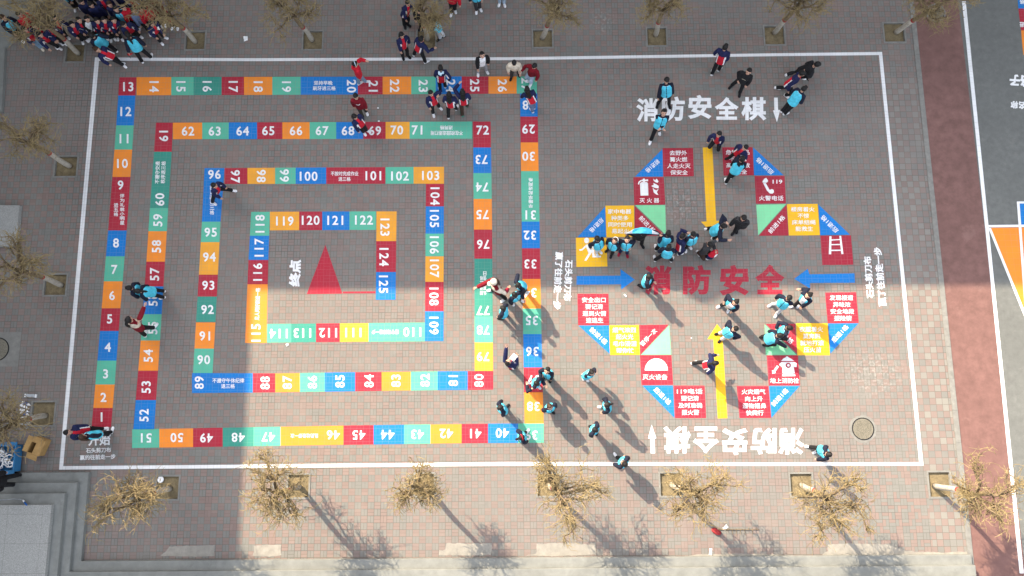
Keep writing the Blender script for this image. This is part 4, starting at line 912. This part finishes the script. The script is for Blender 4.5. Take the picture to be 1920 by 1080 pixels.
def finish_people():
    C_all = [t for _, _, t in RAW]
    dg = bpy.context.evaluated_depsgraph_get(); dg.update()
    M_ = {}
    for pid, key, t in RAW: M_[(pid, key)] = bpy.data.meshes.new_from_object(t.evaluated_get(dg), depsgraph=dg)
    for t in C_all:
        me = t.data; bpy.data.objects.remove(t); bpy.data.meshes.remove(me)
    for pid, d in enumerate(PEOPLE):
        o, s = d['o'], d['s']; b = d['base']
        def centers(me):
            a = np.empty(len(me.polygons)*3); me.polygons.foreach_get('center', a); return a.reshape(-1, 3)+b
        # body with hands, eyes and mouth
        ex = Geo(); hc, hf, hr, hu = d['hc'], d['hf'], d['hr'], d['hu']
        for i in (-1, 1): ex.ell(hc+hr*i*.031*s+hf*.0835*s+hu*.002*s, (hr*.0135*s, hf*.006*s, hu*.006*s), 8, 5, 1); ex.ell(hc+hr*i*.032*s+hf*.084*s+hu*.021*s, (hr*.018*s, hf*.006*s, hu*.004*s), 8, 5, 1)
        ex.ell(hc+hf*.083*s-hu*.058*s, (hr*.020*s, hf*.006*s, hu*.006*s), 8, 5, 2)
        for i in (0, 1):
            a = nrm(d['hd'][i]-d['el'][i]); pal = nrm(np.cross(a, d['up']+np.array([.01, .02, 0]))); nrm_ = np.cross(a, pal)
            if nrm_@(-d['rt0']*(2*i-1)) < 0: nrm_ = -nrm_
            c0 = d['hd'][i]+a*.07*s
            for q, (off, ln) in enumerate(((-.024, .050), (-.008, .060), (.008, .056), (.023, .043))):
                p0 = c0+pal*off*s-a*.012*s; p1 = p0+a*ln*.45*s+nrm_*.004*s; p2 = p1+a*ln*.34*s+nrm_*.013*s; p3 = p2+a*ln*.2*s+nrm_*.017*s
                ex.tube([p0, p1, p2, p3], [.0082*s, .008*s, .0072*s, .005*s], 6)
            sgn = 1 if pal@d['f3'] > 0 else -1
            p0 = d['hd'][i]+a*.02*s+pal*sgn*.022*s; p1 = p0+a*.026*s+pal*sgn*.020*s+nrm_*.006*s; p2 = p1+a*.024*s+pal*sgn*.006*s+nrm_*.009*s
            ex.tube([p0, p1, p2], [.011*s, .0095*s, .006*s], 6)
        xm = ex.mesh('x', MT['skin'], True, b)
        bm = bmesh.new(); bm.from_mesh(M_[(pid, 'body')]); bm.from_mesh(xm); me = bpy.data.meshes.new('person'); bm.to_mesh(me); bm.free(); bpy.data.meshes.remove(xm)
        for m in (MT['skin'], MT['eye'], MT['lips']): me.materials.append(m)
        root = tag(obj('person', me, None, b), d['label'], 'person', d['group'])
        # jacket colours by place on the garment
        me = M_[(pid, 'jacket')]; me.materials.clear(); c = centers(me); n = len(c); mi = np.zeros(n, int)
        L = np.linalg.norm(d['N']-d['P']); v = (c-d['P'])@d['up']/L; sd = (c-d['P'])@d['rt']; dp = (c-d['P'])@d['fw']
        arm = np.zeros(n, bool); fore = np.zeros(n, bool); inner = np.zeros(n, bool)
        for i in (0, 1):
            A, E_, W_ = d['sh'][i], d['el'][i], d['hd'][i]
            def sdist(p, q):
                u = q-p; t = np.clip(((c-p)@u)/(u@u), 0, 1); return np.linalg.norm(c-(p+t[:, None]*u), axis=1), t
            d1, t1 = sdist(A, E_); d2, t2 = sdist(E_, W_); sgn = 2*i-1
            am = ((d1 < .092*s) & (t1 > .02) & ((sd*sgn > .145*s) | (t1 > .35))) | ((d2 < .08*s) & (t2 > .02))
            am &= ~((np.abs(sd) < .13*s) & (np.abs(dp) < .10*s) & (v > -.4) & (v < .9))
            arm |= am; fore |= (d2 < d1) & am
            ax = nrm(np.cross(nrm(E_-A), d['f3'])); inner |= am & (d1 < d2) & (t1 > .25) & (((c-(A+t1[:, None]*(E_-A)))@d['rt']*sgn) < -.022*s)
        jk = o['jacket']
        if jk == 'uni':
            for m in ('red', 'navy', 'white'): me.materials.append(CM[m])
            mi[v > .58] = 1; side = (np.abs(sd) > .100*s) & (v < .60) & ~arm; mi[side] = 2
            mi[(np.abs(sd) > .136*s) & ~arm] = 1; mi[arm] = 1; mi[inner & (v < .75)] = 2
            if d['pitch'] or True: mi[(dp > .03*s) & (np.abs(sd) < .045*s) & (v > .58) & ~arm] = 0      # red front opening and collar
        elif jk == 'teacher':
            for m in ('maroon', 'cream', 'wine'): me.materials.append(CM[m])
            mi[v > .50] = 1; mi[arm] = 1; mi[fore] = 2; mi[v > .97] = 0
        elif jk == 'whitefront':
            for m in (o.get('sleeve', 'dblue'), 'white'): me.materials.append(CM[m])
            mi[(dp > .02*s) & (np.abs(sd) < .10*s) & ~arm] = 1
        elif jk == 'puffer':
            for m in ('black', 'charcoal'): me.materials.append(CM[m])
            mi[(np.sin(v*34) > .75)] = 1
        else: me.materials.append(CM[jk])
        me.polygons.foreach_set('material_index', mi.astype(np.int32)); obj('jacket', me, root)
        me = M_[(pid, 'trousers')]; me.materials.clear(); me.materials.append(CM[o['trousers']]); obj('trousers', me, root)
        if o['vest']:
            me = M_[(pid, 'vest')]; me.materials.clear(); c = centers(me); mi = np.zeros(len(c), int)
            for m in (o['vest'], 'white' if o.get('shirt') else 'dblue', 'pblue'): me.materials.append(CM[m])
            v = (c-d['P'])@d['up']/L; sd = (c-d['P'])@d['rt']; dp = (c-d['P'])@d['fw']
            mi[(v < -.25) | (v > .94)] = 2
            mi[(dp > .03*s) & (np.abs(sd) < (.075*s if o.get('shirt') else .010*s))] = 1
            me.polygons.foreach_set('material_index', mi.astype(np.int32)); obj('vest', me, root)
        me = M_[(pid, 'hair')]; me.materials.clear(); me.materials.append(HM[o.get('hairc', 'black')]); hr_o = obj('hair', me, root)
        if o.get('band'):
            g = Geo(); cc = hc+hu*.03*s; n_ = 16; pts = [cc+hr*(.094*s*math.cos(math.pi*j/n_))+hu*(.108*s*math.sin(math.pi*j/n_)) for j in range(n_+1)]
            g.tube(pts, [.011*s]*(n_+1), 6); obj('hair_band', g.mesh('hair_band', CM[o['band']], True, b), hr_o)
        for nm in ('hood', 'cap'):
            if o.get(nm): me = M_[(pid, nm)]; me.materials.clear(); me.materials.append(CM[o[nm]]); obj(nm, me, root)
        if o.get('mask'):
            g = Geo(); g.ell(hc+hf*.070*s-hu*.045*s, (hr*.058*s, hf*.030*s, hu*.042*s), 12, 8); obj('mask', g.mesh('mask', CM['white'], True, b), root)
        if o.get('print'):
            g = Geo(); c0 = d['P']+d['up']*.25*s+d['fw']*(.118*s+(.022 if jk == 'black' else .012)*s)
            if o['print'] == 'wing':
                for sg in (-1, 1): g.add([c0, c0+d['rt']*sg*.075*s+d['up']*.045*s, c0+d['rt']*sg*.055*s-d['up']*.01*s, c0-d['up']*.05*s, c0+d['fw']*.008*s], [(0, 1, 2, 4), (0, 4, 3), (2, 3, 4)])
            else:
                for q in range(5): g.box(c0+d['rt']*(q-2)*.026*s, (.017*s, .004, .022*s), mat=np.stack([d['rt'], d['fw'], d['up']], 1))
            obj('chest_print', g.mesh('chest_print', CM['white'] if o['print'] == 'wing' else CM['cream'], False, b), root)
        # shoes
        for i in (0, 1):
            F = d['F'][i]; lz = abs(d['lift']) if (d['lift'] < 0) == (i == 0) and d['lift'] else 0
            fa = nrm(d['f3']+d['rt0']*(2*i-1)*.28); sid = np.array([fa[1], -fa[0], 0]); z = np.array([0, 0, 1.0]); F = F+z*lz
            g = Geo()
            def sec(t, hw, top):
                c_ = F+fa*t*s; return [c_-sid*hw*s+z*.002, c_-sid*hw*s*1.02+z*.022*s, c_-sid*hw*.72*s+z*top*s, c_+sid*hw*.72*s+z*top*s, c_+sid*hw*s*1.02+z*.022*s, c_+sid*hw*s+z*.002]
            secs = [sec(-.062, .024, .055), sec(-.05, .036, .078), sec(0, .039, .082), sec(.05, .041, .060), (sec(.11, .046, .048)), sec(.15, .038, .038), sec(.172, .018, .026)]
            vs = [p for q in secs for p in q]; fs = [tuple(range(5, -1, -1)), tuple(range(36, 42))]
            for q in range(6): fs += [(q*6+j, q*6+(j+1) % 6, q*6+6+(j+1) % 6, q*6+6+j) for j in range(6)]
            g.add(vs, fs); me = g.mesh('shoe', CM[o['shoes']], True, b)
            bm = bmesh.new(); bm.from_mesh(me); bmesh.ops.recalc_face_normals(bm, faces=bm.faces[:]); bm.to_mesh(me); bm.free()
            obj('shoe', me, root)
    bpy.data.orphans_purge() if False else None
# upper right group
P('boy in red and navy jacket with white mask on the upper border line', (1360, 88), [(1335, 138), (1348, 130)], 62, 1.50, pitch=0, mask=True)
P('boy in plain black hoodie with small pale lettering striding left of the three bending boys', (1404, 134), [(1371, 162), (1386, 176)], 245, 1.45, fit='black', shoes='black', print='word', pitch=15, hands=[(1385, 150, .75)])
P('boy all in black bending far over to the right near the upper border line', (1532, 121), [(1476, 141), (1503, 146)], 0, 1.5, hz=1.15, fit='black', pitch=-35, hands=[(1510, 137, .7)])
P('boy in red and navy jacket bending between a black-clad boy and a vest', (1504, 138), [(1456, 166), (1474, 180)], 335, 1.5, hz=1.25, pitch=-10, hands=[(1478, 170, .55)])
P('boy in light blue vest seen from behind right of the small white arrow', (1508, 166), [(1467, 208), (1472, 213)], 35, 1.46, pitch=0, fit='vest', hands=[(1503, 188, .75)])
P('boy in light blue vest looking down, standing on the white title characters', (1250, 151), [(1233, 197), (1254, 198)], 270, 1.47, fit='vest', shoes='black', pitch=-8, hands=[(1234, 184, .62), (1262, 178, .6)])
P('boy in light blue vest looking up with hands clasped below the white title', (1245, 211), [(1220, 265), (1235, 247)], 265, 1.5, fit='vest', pitch=38, hands=[(1238, 240, .85), (1243, 240, .85)])
P('boy in red and navy jacket bending over the top of the yellow arrow', (1348, 252), [(1334, 272), (1346, 276)], 245, 1.42, hz=1.2, pitch=8)
P('boy in red and navy jacket facing left on the hidden red square', (1397, 277), [(1366, 297), (1374, 305)], 215, 1.4, pitch=12, shoes='black', hands=[(1386, 297, .9)])
P('child in light blue vest and black hood seen from behind on the hidden red square', (1392, 298), [(1361, 341), (1371, 331)], 75, 1.42, fit='vest', hood='black', hands=[(1386, 291, .8)])
# numbers upper middle
P('girl in red sweater with hair band raising one arm on number 21', (666, 120), [(675, 157), (687, 153)], 20, 1.4, fit='red', trousers='jeans', hair='bun', band='pblue', hands=[(686, 114, 1.25), (677, 155, .3)], hood='red')
P('boy in maroon sweater with white wing print and dark patterned trousers', (667, 181), [(681, 222), (687, 211)], 275, 1.42, fit='maroon', trousers='camo', print='wing')
P('long-haired girl in red and navy jacket between numbers 68 and 69', (665, 219), [(683, 249), (689, 246)], 320, 1.4, hair='long', pitch=-5)
P('child in red and navy jacket with pale blue hood walking onto number 24', (826, 127), [(826, 170), (835, 161)], 95, 1.4, hood='pblue', hands=[(842, 150, .7)])
P('boy in white shirt with black sleeves and grey trousers looking up by number 25', (904, 103), [(897, 138), (912, 134)], 285, 1.4, fit='whitefront', sleeve='black', trousers='grey', pitch=30)
P('child in cream jacket and dark trousers looking down beside number 26', (964, 118), [(959, 146), (972, 139)], 270, 1.38, fit='cream', trousers='charcoal', shoes='black', pitch=-25)
P('child in maroon hoodie and light jeans reaching left at number 27', (1002, 124), [(991, 150), (996, 156)], 230, 1.38, hz=1.3, fit='maroon', trousers='ljeans', hair='bun', pitch=-20, hands=[(977, 134, .8)])
P('girl in red and navy jacket with long black ponytail on number 28', (988, 167), [(998, 208), (1001, 201)], 105, 1.4, hair='long', trousers='slate')
P('boy in red and navy jacket with hand at his ear below number 23', (808, 175), [(813, 214), (824, 202)], 300, 1.4, pitch=10, hands=[(822, 178, 1.1)])
P('long-haired girl in red and navy jacket and black trousers below number 24', (842, 177), [(841, 219), (856, 203)], 85, 1.4, hair='long')
P('long-haired girl in red and navy jacket with brown trousers raising an arm to number 24', (867, 172), [(867, 215), (876, 197)], 95, 1.4, hair='long', trousers='brown', shoes='greensh', hands=[(861, 157, 1.3)])
P('child in red and navy jacket with black hood standing on the top border line', (753, 66), [(756, 107), (765, 106)], 300, 1.4, hair='half', shoes='black')
P('boy in red and navy jacket stretching one arm to the right by the tree pit', (790, 73), [(778, 102), (799, 116)], 45, 1.42, hands=[(814, 91, .85)])
P('boy in light blue vest and pale grey trousers holding the whitewashed trunk', (804, 38), [(824, 73), (831, 69)], 205, 1.4, fit='vest', trousers='lgrey', shoes='black', hands=[(797, 47, .95), (798, 50, .9)])
P('child in black jacket standing behind the trunk held by a boy in vest', (786, 20), [(789, 53), (793, 51)], 255, 1.38, fit='black', shoes='black')
P('child in red and navy jacket under twigs, left of the trunk held by a boy', (765, 6), [(759, 49), (765, 47)], 300, 1.4, trousers='black', shoes='black')
P('child in red jacket cut off by the top edge, black trousers', None or (850, -19), [(847, 26), (853, 20)], 270, 1.42, fit='red')
P('child in light blue vest cut off by the top edge with dark trousers', (889, -24), [(894, 21), (900, 17)], 280, 1.42, fit='vest', trousers='charcoal')
P('child in jeans and white shoes cut off by the top edge', (939, -36), [(937, 7), (945, 8)], 270, 1.42, fit='navy', trousers='ljeans')
P('boy in red and navy jacket stepping off number 96 with legs wide apart', (402, 348), [(437, 358), (401, 380)], 335, 1.4, pitch=5)
P('child in light blue vest walking left beside number 6, front of a pair', (242, 540), [(281, 548), (284, 556)], 180, 1.38, fit='vest', pitch=-10)
P('girl in light blue vest with ponytail behind another child on number 56', (258, 546), [(306, 546), (306, 558)], 180, 1.38, fit='vest', hair='tail', pitch=-10)
P('woman in cream and maroon jacket with long hair pointing upward beside number 5', (242, 599), [(290, 613), (274, 627)], 70, 1.60, fit='teacher', hair='tail', hands=[(271, 573, 1.25)], wide=1.05)
P('boy in red and navy jacket leaning back beside the lower left border line', (127, 811), [(182, 806), (196, 804)], 350, 1.42, pitch=15)
P('girl in light blue vest with hair hanging, in front of a boy below number 1', (154, 819), [(205, 813), (210, 808)], 95, 1.4, fit='vest', hair='long', hairc='brown', hands=[(184, 820, .6)])
P('person in black at the left edge walking on the grey steps', (-22, 905), [(35, 890), (28, 908)], 180, 1.65, fit='black', shoes='black', z0=.14)
# crowd, upper left
P('girl in light blue vest at the left end of the crowd', (6, 33), [(42, 76), (46, 72)], 330, 1.4, fit='vest', hairc='brown', hair='tail', pitch=5)
g_ = 'crowd of pupils in the upper left'
for lb, hd_, ft, fc, kw in (
    ('pupil in red jacket under the twigs beside the leftmost blue vest', (36, 27), None, 320, dict(fit='red')),
    ('pupil with blue jeans and pinkish shoes at the lower left of the crowd', (46, 55), [(79, 91), (83, 88)], 325, dict(trousers='jeans', shoes='cream')),
    ('pupil in bright red jacket nearest the tree pit at the lower left of the crowd', (75, 65), [(106, 87), (111, 91)], 315, dict(pitch=12)),
    ('pupil in red and navy jacket half hidden by the leftmost trunk', (64, 48), None, 320, dict(pitch=8)),
    ('pupil in red and navy jacket directly behind the leftmost whitewashed trunk', (88, 50), [(122, 83), (116, 80)], 320, dict(pitch=10)),
    ('pupil in red jacket with white hair clip right of the leftmost trunk', (103, 34), [(127, 70), (127, 78)], 300, dict(pitch=22)),
    ('pupil in red and navy jacket, second to the right of the leftmost trunk', (135, 46), [(162, 75), (156, 78)], 300, dict(pitch=25)),
    ('pupil in navy jacket in the front row left of the white shirt', (148, 38), [(172, 68), (168, 72)], 300, dict(pitch=25)),
    ('pupil in black jacket over a white shirt in the front row', (163, 36), [(185, 72), (179, 75)], 285, dict(fit='whitefront', sleeve='black', pitch=25)),
    ('pupil in red and navy jacket just right of the white shirt', (182, 39), [(200, 71), (196, 74)], 285, dict(pitch=20)),
    ('pupil in red and navy jacket in the middle of the front row', (195, 38), [(214, 72), (209, 74)], 290, dict(pitch=25)),
    ('pupil in red and navy jacket in the front row left of the bowed boy', (213, 38), [(228, 73), (222, 71)], 290, dict(pitch=25)),
    ('pupil in red and navy jacket bending above the girl with the red flag', (232, 46), [(262, 76), (263, 69)], 310, dict(pitch=0)),
    ('pupil in dark jacket behind the front row under the left edge of vests', (152, 3), None, 290, dict(fit='navy')),
    ('pupil in navy jacket with red collar in the second row', (170, 9), None, 290, dict(fit='navy')),
    ('pupil in red and navy jacket in the second row at the top edge', (186, -4), None, 290, {}),
    ('pupil in dark jacket with brown hair in the second row', (205, 8), None, 280, dict(fit='navy', hairc='brown', pitch=15)),
    ('pupil in navy jacket with a small blue vest in the second row', (217, 17), None, 290, dict(fit='vest', pitch=15)),
    ('pupil in orange and red jacket under the right tree of the crowd', (231, 14), None, 290, dict(fit='red', pitch=10)),
    ('pupil in slate blue jacket under the right tree of the crowd', (250, 19), None, 300, dict(fit='slate', pitch=10)),
    ('pupil in red jacket behind the slate blue one', (263, 16), None, 290, dict(fit='red')),
    ('pupil in maroon jacket under the middle of the right crowd tree', (279, 2), None, 290, dict(fit='maroon')),
    ('pupil in red and navy jacket at the top edge above the orange jacket', (238, -10), None, 285, {}),
    ('pupil in navy jacket at the top edge right of the second row', (221, -12), None, 285, dict(fit='navy')),
    ('pupil in light blue vest at the top edge, back row of the crowd', (127, -17), [(148, 14), (142, 17)], 290, dict(fit='vest')),
    ('pupil in dark jacket at the top edge beside the back row vest', (150, -24), None, 290, dict(fit='navy')),
    ('pupil in dark maroon jacket half hidden under the right crowd tree', (297, 14), None, 250, dict(fit='maroon'))):
    P(lb, hd_, ft, fc, 1.36, group=g_, **kw)
P('child in light blue vest seen from behind facing the crowd', (171, 66), [(218, 95), (212, 106)], 140, 1.44, fit='vest', pitch=0, hands=[(190, 67, .95)], group=g_)
P('girl in light blue vest seen from behind holding a red flag', (240, 65), [(267, 115), (284, 107)], 110, 1.46, fit='vest', hair='tail', hands=[(242, 101, .62)], group=g_)
P('child in red and navy jacket standing on the upper left corner of the border', (182, 93), [(233, 123), (228, 119)], 335, 1.38, hair='tail', hairc='brown', pitch=10, group=g_)
P('child in red and navy jacket walking at the right end of the crowd', (284, 44), [(303, 80), (309, 71)], 325, 1.38, hair='half', hands=[(308, 67, .5)], group=g_)
# fire board, shaded part
P('boy in light blue vest and grey trousers standing on the running figure symbol', (1120, 448), [(1119, 475), (1123, 471)], 300, 1.42, fit='vest', trousers='lgrey', pitch=-12)
P('girl in light blue vest with white hair band looking up at the camera', (1153, 451), [(1140, 469), (1146, 478)], 235, 1.36, fit='vest', shoes='black', pitch=42, band='white', hairc='brown', hair='half')
P('boy in light blue vest and dark red shoes looking up at the camera', (1176, 449), [(1162, 474), (1175, 477)], 265, 1.40, fit='vest', trousers='navy', shoes='wine', pitch=48, hands=[(1165, 462, .8), (1182, 464, .85)])
P('person in black trousers hidden under the stretched blue jacket', (1205, 437), [(1188, 449), (1203, 460)], 285, 1.40, fit='black', shoes='black', pitch=-40, hands=[(1175, 439, 1.25), (1237, 440, 1.25)])
P('boy in light blue vest seen from behind right of the stretched blue jacket', (1253, 437), [(1230, 466), (1241, 471)], 80, 1.46, fit='vest', pitch=0, hands=[(1239, 443, 1.1)])
P('boy in light blue vest with legs apart seen from behind, lowest of the cluster', (1254, 463), [(1228, 486), (1259, 487)], 80, 1.42, fit='vest', pitch=-5)
P('child in red and navy tracksuit bent over between two blue vests', (1279, 443), [(1265, 473), (1274, 476)], 30, 1.4, hz=1.28, trousers='navy', pitch=-35, hood='navy', hands=[(1289, 436, 1.0)])
P('boy in light blue vest facing down right of the red tracksuit', (1300, 440), [(1286, 467), (1292, 462)], 285, 1.42, fit='vest', pitch=-5)
P('boy in light blue vest lunging right at the tip of the upper yellow arrow', (1357, 424), [(1322, 433), (1338, 448)], 350, 1.45, hz=1.22, fit='vest', pitch=-15, lift=-.22, hands=[(1365, 450, .85), (1362, 416, 1.0)])
P('boy in black puffer jacket right of the tip of the upper yellow arrow', (1394, 409), [(1376, 436), (1381, 431)], 245, 1.46, fit='puffer', shoes='black', pitch=-5, wide=1.12)
P('child in black jacket and brown trousers bending with a red and navy jacket in hand', (1331, 458), [(1309, 474), (1321, 483)], 315, 1.42, hz=1.12, fit='charcoal', trousers='brown', pitch=-55, hands=[(1341, 469, .62), (1343, 450, .8)], hood='charcoal')
P('boy in light blue vest beside the first red character, half in sunshine', (1217, 519), [(1200, 536), (1213, 538)], 345, 1.42, hz=1.34, fit='vest', pitch=-20, shoes='black', hands=[(1226, 528, .7)])
# sunny part
P('girl with hair bun and open vest over white shirt below the red characters', (1379, 567), [(1350, 574), (1366, 580)], 225, 1.42, fit='vest', shirt=True, hair='bun', pitch=22, hands=[(1359, 565, .75)])
P('boy in light blue vest and pale trousers beside the tip of the lower yellow arrow', (1378, 617), [(1347, 626), (1351, 637)], 210, 1.42, fit='vest', trousers='lgrey', shoes='black', pitch=12, hands=[(1360, 613, .75), (1374, 635, .75)])
P('boy in light blue vest and pale trousers walking left beside a girl with a bun', (1479, 559), [(1446, 572), (1455, 589)], 225, 1.45, fit='vest', trousers='lgrey', pitch=-10, hands=[(1469, 571, .85)])
P('girl with hair bun and white shirt under an open vest, looking up', (1516, 554), [(1487, 574), (1498, 571)], 215, 1.45, fit='vest', shirt=True, hair='bun', pitch=22, hands=[(1501, 542, 1.0)])
P('child in light blue vest stooping on the red and green triangles, upper of the pair', (1480, 615), [(1450, 624), (1458, 634)], 350, 1.42, hz=1.18, fit='vest', pitch=-40, hands=[(1455, 617, .6)])
P('child in light blue vest stooping on the red and green triangles, lower of the pair', (1462, 629), [(1428, 632), (1434, 647)], 5, 1.42, hz=1.14, fit='vest', pitch=-45, shoes='black', hands=[(1476, 652, .5), (1455, 629, .6)])
P('long-haired girl in red and navy jacket running across the lower yellow arrow', (1341, 681), [(1300, 681), (1330, 694)], 5, 1.42, hz=1.34, hair='tail', pitch=-15, hands=[(1344, 666, .75), (1338, 690, .8)])
P('girl in light blue vest striding across the lower border line', (1170, 869), [(1155, 856), (1168, 868)], 140, 1.42, fit='vest', hair='half', pitch=5)
P('girl in light blue vest with bun and bent arm beside the lower white title', (1553, 852), [(1516, 838), (1530, 846)], 190, 1.42, fit='vest', hair='bun', pitch=-15, hands=[(1544, 848, 1.0)])
P('girl in light blue vest with ponytail looking up, left of the half-circle square', (1110, 699), [(1093, 706), (1098, 711)], 300, 1.36, fit='vest', hair='bun', pitch=25, hands=[(1098, 705, .6)])
P('girl in light blue vest with ponytail and white shoe, left of the lower blue triangle', (1138, 759), [(1128, 764), (1139, 768)], 190, 1.40, fit='vest', hair='tail', pitch=-5)
P('child in light blue vest seen from above right of number 39', (1116, 806), [(1108, 801), (1115, 810)], 325, 1.38, fit='vest', shoes='black', pitch=-10)
P('boy in light blue vest looking straight up beside number 37', (1026, 695), [(1032, 710), (1022, 707)], 245, 1.40, fit='vest', shoes='black', pitch=45, hands=[(1014, 710, .85)])
P('child in light blue vest with spread hands standing on number 37', (1006, 719), [(1001, 713), (1009, 724)], 330, 1.38, fit='vest', pitch=-15, hands=[(1022, 723, .9), (988, 722, .9)])
P('child in light blue vest looking up beside number 38', (1031, 763), [(1034, 771), (1026, 766)], 300, 1.38, fit='vest', shoes='black', pitch=32, hairc='brown')
P('child in light blue vest seen from above left of number 38', (938, 764), [(945, 773), (950, 764)], 30, 1.40, fit='vest', shoes='black', pitch=-10)
P('child in light blue vest with red hair band stepping on number 39', (978, 820), [(987, 810), (976, 824)], 20, 1.38, fit='vest', band='red', hair='tail', pitch=-10)
P('child in light blue vest with arm out beside number 77', (943, 578), [(940, 597), (949, 591)], 160, 1.38, fit='vest', shoes='black', pitch=-8)
P('child in light blue vest between the woman in white cap and number 34', (965, 553), [(961, 567), (976, 563)], 310, 1.40, fit='vest', pitch=-12, hands=[(982, 561, .75)])
P('child in light blue vest beside the top of number 34', (971, 535), [(984, 545), (977, 538)], 220, 1.40, fit='vest', shoes='black', pitch=-12, hands=[(970, 520, .8)])
P('woman in cream cap and white and maroon jacket pointing left over number 77', (926, 529), [(946, 561), (922, 545)], 200, 1.62, fit='teacher', cap='cream', hair='half', hairc='brown', pitch=-15, hands=[(885, 543, 1.3), (953, 541, 1.0)])
P('child in red and navy jacket looking up with one arm raised, holding white paper', (953, 679), [(958, 688), (965, 686)], 60, 1.42, pitch=48, hands=[(950, 645, 1.45), (969, 668, .95)], shoes='black')
finish_people()

# ------------------------------------------------------------------ things people hold
def sheet(name, label, cat, grid, mat, thick=.012):
    nu, nv = len(grid), len(grid[0]); c0 = np.array(grid[nu//2][nv//2]); v = []; f = []
    for a in grid:
        for p in a: v.append(np.array(p)-c0)
    f = [(i*nv+j, (i+1)*nv+j, (i+1)*nv+j+1, i*nv+j+1) for i in range(nu-1) for j in range(nv-1)]
    g = Geo(); g.add(v, f); me = g.mesh(name, mat, True); o = tag(obj(name, me, None, c0), label, cat)
    md = o.modifiers.new('thickness', 'SOLIDIFY'); md.thickness = thick
    return o
rr = random.Random(21); grid = []
for i in range(15):
    t = i/14; x = 1172+t*64; top = 437.5-11.5*math.sin(math.pi*t)**1.2+.5*rr.uniform(-1, 1); r_ = []
    for j in range(6):
        u = j/5; y = top+(439+t*2-top)*u; z = 1.26+.30*math.sin(math.pi*t)*(1-.35*u)+.03*math.sin(9*t+5*u)
        r_.append(at(x, y, z))
    grid.append(r_)
o = sheet('stretched_jacket', 'light blue jacket with white ends stretched wide over a hidden person', 'jacket', grid, CM['cyan'])
for m in ('white', 'dblue'): o.data.materials.append(CM[m])
for p in o.data.polygons:
    i, j = p.index//5, p.index % 5
    p.material_index = 2 if j == 4 else (1 if (i < 3 or i > 10) and j < 4 else 0)
rr = random.Random(3); c0 = at(1337, 477, .48); g = Geo()
g.tube([np.array(at(1342, 469, .62))-c0, np.array(at(1339, 474, .5))-c0, np.array([0, 0, -.05]), np.array([-.04, -.03, -.25]), np.array([-.05, -.05, -.33])], [(.07, .05), (.14, .08), (.17, .10), (.14, .09), (.06, .05)], 16, side=(1, .3, 0))
me = g.mesh('held_jacket', [CM['navy'], CM['red'], CM['white']], True)
for v in me.vertices: v.co += Vector([rr.uniform(-.012, .012) for _ in range(3)])
for p in me.polygons:
    if p.center.z > .0: p.material_index = 1
    if p.center.z > -.12 and p.center.z < .05 and p.center.x > .02: p.material_index = 2
tag(obj('held_jacket', me, None, c0), 'red and navy jacket with white patch hanging from the bending child in black', 'jacket')
c0 = at(241, 104, .55); g = Geo(); g.tube([(0, 0, .12), (0, -.02, -.16)], [.007, .006], 6)
o = tag(obj('flag', g.mesh('flag', CM['black']), None, c0), 'small red flag in the hand of the girl in a blue vest', 'flag')
g = Geo(); g.add([(0, .002, .10), (.16, .05, .04), (.02, -.004, -.02), (-.02, .01, .03), (0, .014, .10), (.16, .062, .04), (.02, .008, -.02), (-.02, .022, .03)], [(0, 1, 2, 3), (7, 6, 5, 4), (0, 4, 5, 1), (1, 5, 6, 2), (2, 6, 7, 3), (3, 7, 4, 0)]); obj('cloth', g.mesh('cloth', CM['red']), o)
c0 = at(963, 670, .98); g = Geo(); g.box((0, 0, 0), (.17, .21, .006), mat=np.array(Matrix.Rotation(R(-40), 3, 'Z') @ Matrix.Rotation(R(12), 3, 'X')))
o = tag(obj('paper_sheet', g.mesh('paper_sheet', MT['white_plain']), None, c0), 'white sheet of paper held by the child with a raised arm', 'paper')
